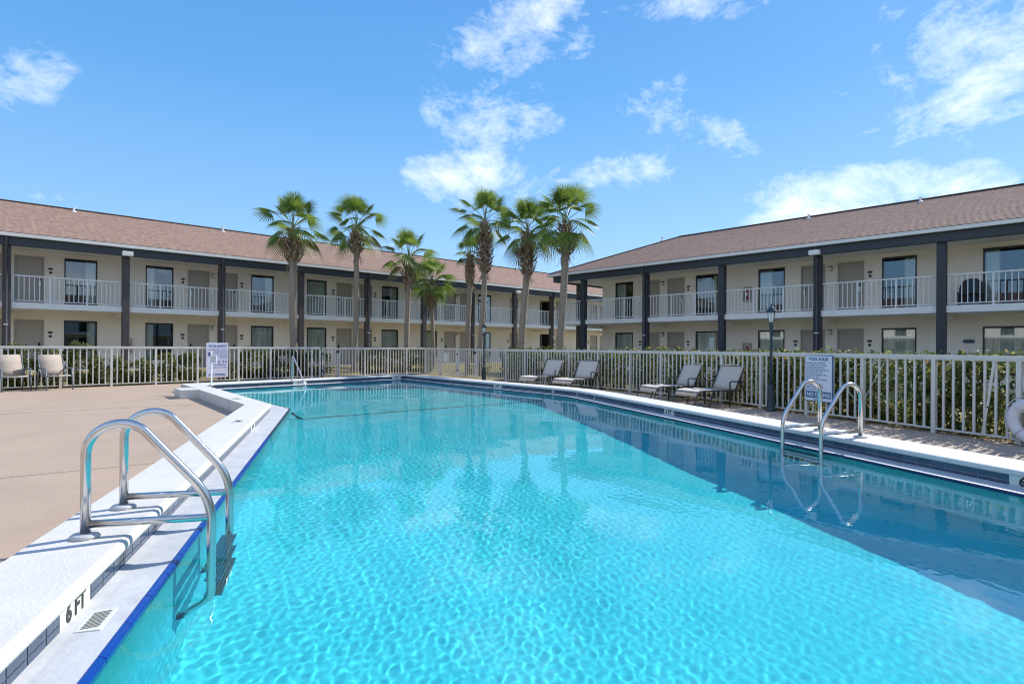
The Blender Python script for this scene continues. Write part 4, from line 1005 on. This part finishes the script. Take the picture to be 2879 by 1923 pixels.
tx('POOL OPEN DAWN TO DUSK', .042, .04, .34, 'sign_ink'); tx('NO DIVING', .11, 0, .06, 'sign_blue', bold=.004)
part('pictogram', MB().box(-w_ / 2 + .06, -w_ / 2 + .24, -.011, -.009, .76, .90), M['sign_ink'], t, local=True)
# shower / hose pole on the coping corner
t = thing('shower_pole', 'slim white pole with a small framed box on the coping corner before the safety notice', 'pole', (4.75, 17.05, CZ))
part('pole', MB().lathe([(.055, 0), (.055, .03), (.022, .04), (.022, .95)], (0, 0, 0), 10), M['white_metal'], t, True, local=True)
fm_ = MB(); fa = -YAW; ca, sa = math.cos(fa), math.sin(fa)
for (x0, x1, z0, z1) in ((-.02, .0, .62, .84), (.14, .16, .62, .84), (.0, .14, .62, .64), (.0, .14, .82, .84)): fm_.prism([(x * ca - y * sa, x * sa + y * ca) for x, y in ((x0, -.05), (x1, -.05), (x1, -.02), (x0, -.02))], z0, z1)
part('frame', fm_, M['sign_white'], t, local=True)
part('box', MB().prism([(x * ca - y * sa, x * sa + y * ca) for x, y in ((0, -.045), (.14, -.045), (.14, -.02), (0, -.02))], .64, .82), M['ledge'], t, local=True)

# ------------------------------------------------------------------ life ring
fd_ = (Vector((13.2, 6.6)) - Vector((10.7, .92))).normalized(); fa = math.atan2(fd_.y, fd_.x)
t = thing('life_ring', 'white life ring hung on the fence at the right edge of the photo', 'life ring', (10.50, .80, .36), fa, None)
rg = MB(); Rm, rm_ = .245, .078; ns, nr = 48, 14
for i in range(ns):
    a = 2 * PI * i / ns; q = 1 + .01 * math.sin(3 * a)
    for j in range(nr): b = 2 * PI * j / nr; rg.v.append(((Rm + rm_ * math.cos(b)) * math.cos(a) * q, rm_ * .8 * math.sin(b), (Rm + rm_ * math.cos(b)) * math.sin(a) * q))
for i in range(ns):
    for j in range(nr): rg.f.append((i * nr + j, i * nr + (j + 1) % nr, ((i + 1) % ns) * nr + (j + 1) % nr, ((i + 1) % ns) * nr + j))
part('ring', rg, M['ring'], t, True, local=True)
for a in (PI / 4, 3 * PI / 4, 5 * PI / 4, 7 * PI / 4):
    b_ = MB(); pts_ = [((Rm + (rm_ + .006) * math.cos(q)) * math.cos(a), (rm_ * .8 + .006) * math.sin(q), (Rm + (rm_ + .006) * math.cos(q)) * math.sin(a)) for q in np.linspace(0, 2 * PI, 16)]
    b_.tube(pts_, .012, 6, caps=False); part('band', b_, M['rope'], t, True, local=True)
rp = MB(); rp.tube([(1.10 * (Rm + rm_) * math.cos(a) * (1 - .03 * math.cos(4 * a)), .0, 1.10 * (Rm + rm_) * math.sin(a) * (1 - .03 * math.cos(4 * a))) for a in np.linspace(0, 2 * PI, 40)], .007, 6, caps=False); part('grab_line', rp, M['rope'], t, True, local=True)
t = thing('rope_coil', 'coil of white rope hanging above the life ring', 'rope', (10.52, .86, .78), fa)
for k in range(4): part('loop', MB().tube([(.05 * math.cos(a) + .02 * k - .03, -.01 * k, .16 * math.sin(a) + .12 - .02 * (k % 2)) for a in np.linspace(0, 2 * PI, 24)], .009, 6, caps=False), M['rope'], t, True, local=True)
t = thing('hanging_cord', 'thin white cord looped through the hedge side of the fence right of the rules sign', 'cord', (11.5, 2.6, 0))
part('cord', MB().tube(bez([(.02, .05, 1.16), (-.03, .75, 1.05), (.02, .80, .55), (.05, .55, .35), (.05, .45, .60), (.0, .20, 1.10)], [.5, .3, .2, .2], 7), .006, 5), M['rope'], t, True, local=True)
# trash bin behind the fence
t = thing('trash_bin', 'black round trash bin on the lawn behind the fence right of the far lamp post', 'bin', (16.4, 17.0, 0))
part('body', MB().lathe([(.22, 0), (.25, .8), (.27, .82), (.27, .86)], (0, 0, 0), 18), M['dark_plastic'], t, True, local=True); part('lid', MB().lathe([(.28, .86), (.27, .92), (.15, .99), (.0, 1.0)], (0, 0, 0), 18), M['dark_plastic'], t, True, local=True)

# ------------------------------------------------------------------ palms
def frond(rng, org, az, el, pet, fan, droop):
    """petiole path then a costapalmate fan, world coordinates"""
    org = Vector(org); d = Vector((math.cos(az) * math.cos(el), math.sin(az) * math.cos(el), math.sin(el))); side = Vector((-math.sin(az), math.cos(az), 0))
    pts = []; p = org.copy(); dirn = d.copy(); n = 5
    for i in range(n + 1):
        pts.append(p.copy()); dirn = (dirn + Vector((0, 0, -1)) * droop * .10).normalized(); p = p + dirn * pet / n
    base = pts[-1]; ax_ = dirn; up = side.cross(ax_).normalized(); up = -up if up.z < 0 and abs(el) < 1.3 else up
    tw = rng.uniform(-.5, .5); side2 = side * math.cos(tw) + up * math.sin(tw); up = up * math.cos(tw) - side * math.sin(tw)
    mb = MB(); ns = 28; A = R(rng.uniform(100, 132))
    cup = rng.uniform(.10, .30)
    for k in range(ns):
        a0 = -A + 2 * A * k / ns; a1 = -A + 2 * A * (k + 1) / ns; am = (a0 + a1) / 2
        Ls = fan * (1 - .22 * (abs(am) / A) ** 2) * rng.uniform(.9, 1.05)
        def pt(a, r, lift):
            q = base + ax_ * (math.cos(a) * r) + side2 * (math.sin(a) * r) + up * (lift - cup * r * abs(math.sin(a)) * .9)
            g = droop * .30 * r * r / fan + (.22 * droop * max(0, r - .62 * fan) ** 2 / fan)
            return q - Vector((0, 0, g)) + ax_ * 0
        r1 = Ls * .42; r2 = Ls * .74; wj = rng.uniform(-.03, .03)
        c = [pt(am, .02, 0), pt(a0, r1 * 1.0, -.012), pt(am, r1, .016), pt(a1, r1 * 1.0, -.012),
             pt(am + (a0 - am) * .42, r2, -.004), pt(am + (a1 - am) * .42, r2, -.004), pt(am + wj, Ls * 1.02, 0)]
        n0 = len(mb.v); mb.v += [tuple(x) for x in c]
        mb.f += [(n0, n0 + 1, n0 + 2), (n0, n0 + 2, n0 + 3), (n0 + 1, n0 + 4, n0 + 5, n0 + 2), (n0 + 2, n0 + 5, n0 + 3), (n0 + 4, n0 + 6, n0 + 5)]
    return mb, pts
PALMS = [  # px base, px top, distance, y of boots bottom, y of crown base, crown scale, label
    (831, 823, 25.3, 742, 652, 1.06, 'tallest fan palm on the left, shaggy boots above its grey trunk, nearest the left wing', 0),
    (996, 1001, 27.8, 716, 650, 1.08, 'fan palm second from the left, with a side frond hanging towards its left neighbour', 1),
    (1145, 1149, 29.0, 806, 735, 1.02, 'low fan palm third from the left, in front of the back roof', 2),
    (1218, 1213, 31.5, 872, 806, 1.0, 'shortest fan palm, fourth from the left, its crown just under the roof edge', 3),
    (1316, 1321, 29.5, 806, 722, .62, 'fan palm leaning behind the taller trunk of the middle pair', 4),
    (1342, 1362, 27.6, 772, 632, 1.10, 'front palm of the middle pair of crossing trunks, with long brown boots', 5),
    (1464, 1481, 26.3, 778, 660, 1.08, 'fan palm second from the right, red-brown boots below its crown', 6),
    (1564, 1589, 24.6, 722, 635, 1.12, 'rightmost fan palm in front of the gap between the wings, the thickest trunk', 7)]
def uvz(px, y, D):
    X = (px - 1440) / 1609.6 * D; return Vector((CU * X + SU * D, -SU * X + CU * D, EYE - (y - 976 - .0057 * (px - 1440)) * D / 1609.6))
for (pb_, pt_, D, yb, yc, cs, lab, seed) in PALMS:
    rng = random.Random(100 + seed); base = uvz(pb_, 1000, D); base.z = 0; boot0 = uvz(pt_, yb, D); top = uvz(pt_, yc, D)
    t = thing('fan_palm', lab, 'palm tree', (base.x, base.y, 0), 0, 'fan palms between the pool fence and the wings')
    wd = .155 if seed in (0, 7, 6) else .13
    if seed == 3: wd = .11
    path = []; rad = []; n = 40
    for i in range(n + 1):
        q = i / n; p = base.lerp(boot0, q); bow = math.sin(q * PI) * .05; p = p + Vector((CU, -SU, 0)) * (bow * (1 if seed % 2 else -1)); path.append(p); rad.append(wd * (1.25 - .25 * min(1, q * 4)) * (1 + .035 * math.sin(i * 2.4) + rng.uniform(-.03, .03)))
    path.append(top); rad.append(wd * .8); part('trunk', MB().tube(path, rad, 14), M['bark'], t, True)
    # criss-cross leaf bases
    bt = MB(); hB = (top - boot0).length; nb = int(95 * max(1, hB)); bt.tube([boot0, boot0.lerp(top, .25), boot0.lerp(top, .6), top], [wd * 1.0, wd * 1.55 * cs ** .5, wd * 1.6 * cs ** .5, wd * .9], 10) 
    for k in range(nb):
        q = (k + .5) / nb; a = k * 2.39996; c = boot0.lerp(top, q); rr = wd * (1.3 + 1.15 * math.sin(min(1, q * 1.15) * PI) ** .8) * cs
        o_ = Vector((math.cos(a), math.sin(a), 0)); s_ = Vector((-math.sin(a), math.cos(a), 0)); tl = .22 + .10 * rng.random(); sgn = rng.choice((-1, 1))
        p0 = c + o_ * wd * .75; p1 = c + o_ * (rr + .02) + Vector((0, 0, .10)) + s_ * (.06 * sgn); p2 = c + o_ * (rr + .13 * rng.random() + .05) + Vector((0, 0, tl)) + s_ * (.10 * sgn)
        w0 = .085; n0 = len(bt.v)
        bt.v += [tuple(p0 - s_ * w0), tuple(p0 + s_ * w0), tuple(p1 - s_ * w0 * .65), tuple(p1 + s_ * w0 * .65), tuple(p2 - s_ * .014), tuple(p2 + s_ * .014), tuple(p1 + o_ * .02), ]
        bt.f += [(n0, n0 + 1, n0 + 3, n0 + 6), (n0, n0 + 6, n0 + 2), (n0 + 2, n0 + 6, n0 + 4), (n0 + 6, n0 + 3, n0 + 5, n0 + 4)]
    for k in range(int(16 * cs)):   # dead strips hanging under the boots
        a = rng.uniform(0, 6.28); o_ = Vector((math.cos(a), math.sin(a), 0)); c = boot0 + o_ * wd * 1.0 + Vector((0, 0, rng.uniform(-.05, .2)))
        e = c + o_ * rng.uniform(.05, .28) - Vector((0, 0, rng.uniform(.15, .5))); bt.bar(c, e, .03, .008)
    part('boots', bt, M['boot'], t, kind='stuff')
    nf = int(19 * (cs if cs > .8 else .62)); pet = MB()
    for k in range(nf):
        q = (k + .5) / nf; el = R(88 - 112 * q ** 1.25) + rng.uniform(-.1, .1); az = k * 2.39996 + rng.uniform(-.25, .25)
        L_ = (.72 + .26 * math.sin(q * PI)) * cs * rng.uniform(.85, 1.1); fan = .84 * cs * rng.uniform(.85, 1.08); dr = .35 + 1.0 * q
        mb, pts = frond(rng, top + Vector((0, 0, .20 - .08 * q)), az, el, L_, fan, dr)
        fo = part('frond', mb, M['palm_leaf_old'] if (q > .9 and rng.random() < .5) else M['palm_leaf'], t)
        pet.tube(pts, [.02, .017, .015, .013, .011, .009], 5)
    part('petioles', pet, M['petiole'], t)

# ------------------------------------------------------------------ hedges
def shrub(name, label, cat, c, size, ang, n, group, leaf=.036, mat_='hedge', seed=0, twig=True, flat=0):
    rg_ = np.random.RandomState(seed); sx, sy, sz = size
    k = n; P_ = rg_.uniform(-1, 1, (k, 3))
    # shell-biased points of a rounded box with lumpy outline
    s = np.max(np.abs(P_), axis=1, keepdims=True); t_ = rg_.uniform(0, 1, (k, 1)) ** .45; P_ = P_ / s * (.35 + .65 * t_)
    lump = 1 + .10 * np.sin(P_[:, 0:1] * 5 * sx + seed) + .08 * np.sin(P_[:, 1:2] * 7 + P_[:, 2:3] * 4 + seed * 2)
    rn = np.linalg.norm(P_, axis=1, keepdims=True); fac = np.where(rn > 1.05, 1.05 / rn * (1 - flat) + flat, 1.0)
    P_ = P_ * fac * lump * np.array([[sx / 2, sy / 2, sz / 2]]); P_[:, 2] += sz / 2; P_[:, 2] = np.maximum(P_[:, 2], .02)
    clump = (np.sin(P_[:, 0] * 9 + seed) + np.sin(P_[:, 2] * 11 + seed * 3) + np.sin(P_[:, 1] * 13)) ; keep = clump > -.95 + .8 * rg_.rand(k) + np.where(P_[:, 2] < .32, .5 * (np.sin(P_[:, 0] * 6 + seed) > 0), 0); P_ = P_[keep]; k = len(P_)
    nrm = rg_.normal(0, 1, (k, 3)) + P_ * np.array([[1.2, 3, .6]]) + np.array([[0, 0, .5]]); nrm /= np.linalg.norm(nrm, axis=1, keepdims=True)
    a = np.cross(nrm, rg_.normal(0, 1, (k, 3))); a /= np.linalg.norm(a, axis=1, keepdims=True); b = np.cross(nrm, a)
    L_ = leaf * rg_.uniform(.7, 1.35, (k, 1)); Wd = L_ * .52
    V_ = np.stack([P_ - a * L_, P_ + b * Wd + nrm * L_ * .12, P_ + a * L_, P_ - b * Wd + nrm * L_ * .12], 1).reshape(-1, 3)
    me = bpy.data.meshes.new('foliage'); me.vertices.add(len(V_)); me.vertices.foreach_set('co', V_.ravel()); me.loops.add(4 * k); me.polygons.add(k)
    me.loops.foreach_set('vertex_index', np.arange(4 * k, dtype=np.int32)); me.polygons.foreach_set('loop_start', np.arange(0, 4 * k, 4, dtype=np.int32)); me.update(calc_edges=True); me.materials.append(M[mat_])
    t = thing(name, label, cat, (c[0], c[1], c[2] if len(c) > 2 else 0), ang, group)
    part('foliage', me, None, t, local=True, kind='stuff')
    if twig:
        tw = MB(); 
        for q in range(int(sx * 9) + 3):
            x = rg_.uniform(-sx / 2, sx / 2) * .9; y = rg_.uniform(-sy / 2, sy / 2) * .5; h = sz * rg_.uniform(.5, .9)
            tw.tube([(x, y, 0), (x + rg_.uniform(-.06, .06), y + rg_.uniform(-.05, .05), h * .5), (x + rg_.uniform(-.15, .15), y + rg_.uniform(-.12, .12), h)], [.012, .009, .004], 4)
        part('twigs', tw, M['twig'], t, local=True, kind='stuff')
    return t
def onv_(px, v0):
    t = (px - 1440) / 1609.6; return (SU * v0 + t * CU * v0) / (CU - t * SU)
LH = [(-160, -20, 1.25, 'leafy hedge bush behind the far fence, beyond the left photo edge'), (-10, 108, 1.28, 'dense hedge bush directly behind the leftmost armchair'), (112, 196, 1.2, 'hedge bush behind the second armchair'), (198, 262, 1.38, 'hedge bush rising over the fence rail right of the armchairs'),
      (262, 345, .92, 'low hedge bush below the dark ground floor window'), (345, 430, .80, 'lowest hedge bush in front of the left wing post'), (430, 500, 1.0, 'hedge bush under the second ground floor window'), (500, 566, 1.05, 'hedge bush just left of the safety notice'),
      (615, 668, .82, 'small hedge bush just right of the safety notice'), (672, 760, 1.22, 'tall hedge bush below the curtained ground floor window'), (755, 838, 1.18, 'dark hedge bush behind the stair handrail, left part'), (838, 926, 1.16, 'hedge bush behind the stair handrail, beside the straw bed'),
      (1016, 1090, 1.20, 'dark hedge bush right of the narrow gate'), (1088, 1150, 1.2, 'hedge bush in the middle of the back corner row'), (1150, 1215, 1.22, 'hedge bush filling the back corner of the fence')]
for i, (p0, p1, h, lab) in enumerate(LH):
    v_ = 22.55 + .066 * onv_((p0 + p1) / 2, 22.8); u0, u1 = onv_(p0, v_), onv_(p1, v_)
    shrub('hedge_bush', lab, 'hedge', ((u0 + u1) / 2, v_, 0), (abs(u1 - u0) + .15, .75, h * 1.02), .066, int(3600 * (abs(u1 - u0) + .15) * (h + .2)), 'hedge bushes behind the far fence', seed=i + 1, leaf=.040)
shrub('bright_bush', 'yellow-green bush seen through the side gate', 'bush', (17.0, 20.3, 0), (1.1, 1.0, 1.0), .3, 1500, None, leaf=.05, mat_='hedge', seed=77)
# the long hedge on the right, in sections along the fence line
off = .62; sec = []; s0_ = arc((15.05, 16.9)); s1_ = cumr[-1] + .0; ns_ = 13
labs = ['far end of the right hedge, behind the iron lamp post', 'right hedge bush left of the farthest lounger', 'right hedge bush behind the farthest lounger', 'right hedge bush behind the third lounger', 'yellowish hedge bush in the gap between the two lounger pairs', 'right hedge bush left of the near lounger pair', 'right hedge bush behind the back of the near loungers', 'right hedge bush behind the near lamp post',
        'right hedge bush behind the rules sign', 'right hedge bush seen between the right ladder and the life ring', 'right hedge bush with gaps near its foot left of the life ring', 'right hedge bush behind the life ring', 'right hedge bush past the photo edge']
labs_i = 0
for i in range(ns_):
    a = s0_ + (s1_ - s0_) * i / ns_; b = s0_ + (s1_ - s0_) * (i + 1) / ns_; A = atR(a); B2 = atR(b); d = (B2 - A); nrm = Vector((-d.y, d.x)).normalized(); nrm = nrm if nrm.x > 0 else -nrm
    c = (A + B2) / 2 + nrm * off; near = i > 6
    shrub('hedge_bush', labs[i], 'hedge', (c.x, c.y, 0), (d.length + .25, .95, 1.25 + .04 * math.sin(i * 2.1)), math.atan2(d.y, d.x), int((4200 if near else 3600) * (d.length + .25)), 'hedge bushes behind the right fence', leaf=.044 if near else .046, seed=40 + i, flat=.75)
# leaf litter and sprigs along the foot of the right fence
lt = MB(); rl_ = random.Random(9)
for k in range(2600):
    s = rl_.uniform(arc((15.0, 16)), cumr[-1]); A = atR(s); A2 = atR(s + .1); d = (A2 - A).normalized(); nrm = Vector((-d.y, d.x)); nrm = nrm if nrm.x > 0 else -nrm
    o_ = rl_.uniform(-.07, 1.9) if k % 3 else rl_.uniform(-.08, .12); p = A + nrm * o_; z = .006 + (rl_.random() ** 2) * (.10 if -.02 < o_ < .3 else .02); a = rl_.uniform(0, 6.28); L_ = rl_.uniform(.02, .045)
    x = Vector((math.cos(a), math.sin(a), rl_.uniform(-.3, .5))) * L_; y = Vector((-math.sin(a), math.cos(a), rl_.uniform(-.2, .4))) * L_ * .5; p3 = Vector((p.x, p.y, z))
    lt.quad(p3 - x, p3 + y, p3 + x, p3 - y)
me = lt.mesh('leaf_litter', M['weed']); put('leaf_litter', me, kind='stuff', label='yellow and brown leaves scattered under the right hedge', cat='leaf litter')
gs = MB()
for k in range(9000):
    if k % 2: s = rl_.uniform(0, cumr[-1]); A = atR(s); A2 = atR(s + .1); d = (A2 - A).normalized(); nrm = Vector((-d.y, d.x)); nrm = nrm if nrm.x > 0 else -nrm; p = A + nrm * (1.1 + rl_.random() * 2.5); z0 = 0
    else: p = Vector((rl_.uniform(-3, 17), rl_.uniform(23.6, 26))); z0 = max(0, bank_z(p.x, p.y))
    h = rl_.uniform(.03, .09); a = rl_.uniform(0, 6.28); dx, dy = math.cos(a) * .006, math.sin(a) * .006; lx, ly = rl_.uniform(-.03, .03), rl_.uniform(-.03, .03); n0 = len(gs.v)
    gs.v += [(p.x - dx, p.y - dy, z0), (p.x + dx, p.y + dy, z0), (p.x + lx, p.y + ly, z0 + h)]; gs.f.append((n0, n0 + 1, n0 + 2))
put('grass_blades', gs.mesh('grass_blades', M['weed']), kind='stuff', label='short dry grass blades behind the hedges', cat='grass')
#@@END
try:
    water.cycles.is_caustics_caster = True
    sd.cycles.is_caustics_light = True
    for o in list(C.objects):
        if o.type == 'MESH' and o is not water: o.cycles.is_caustics_receiver = True
except Exception as e: print('caustics flags', e)
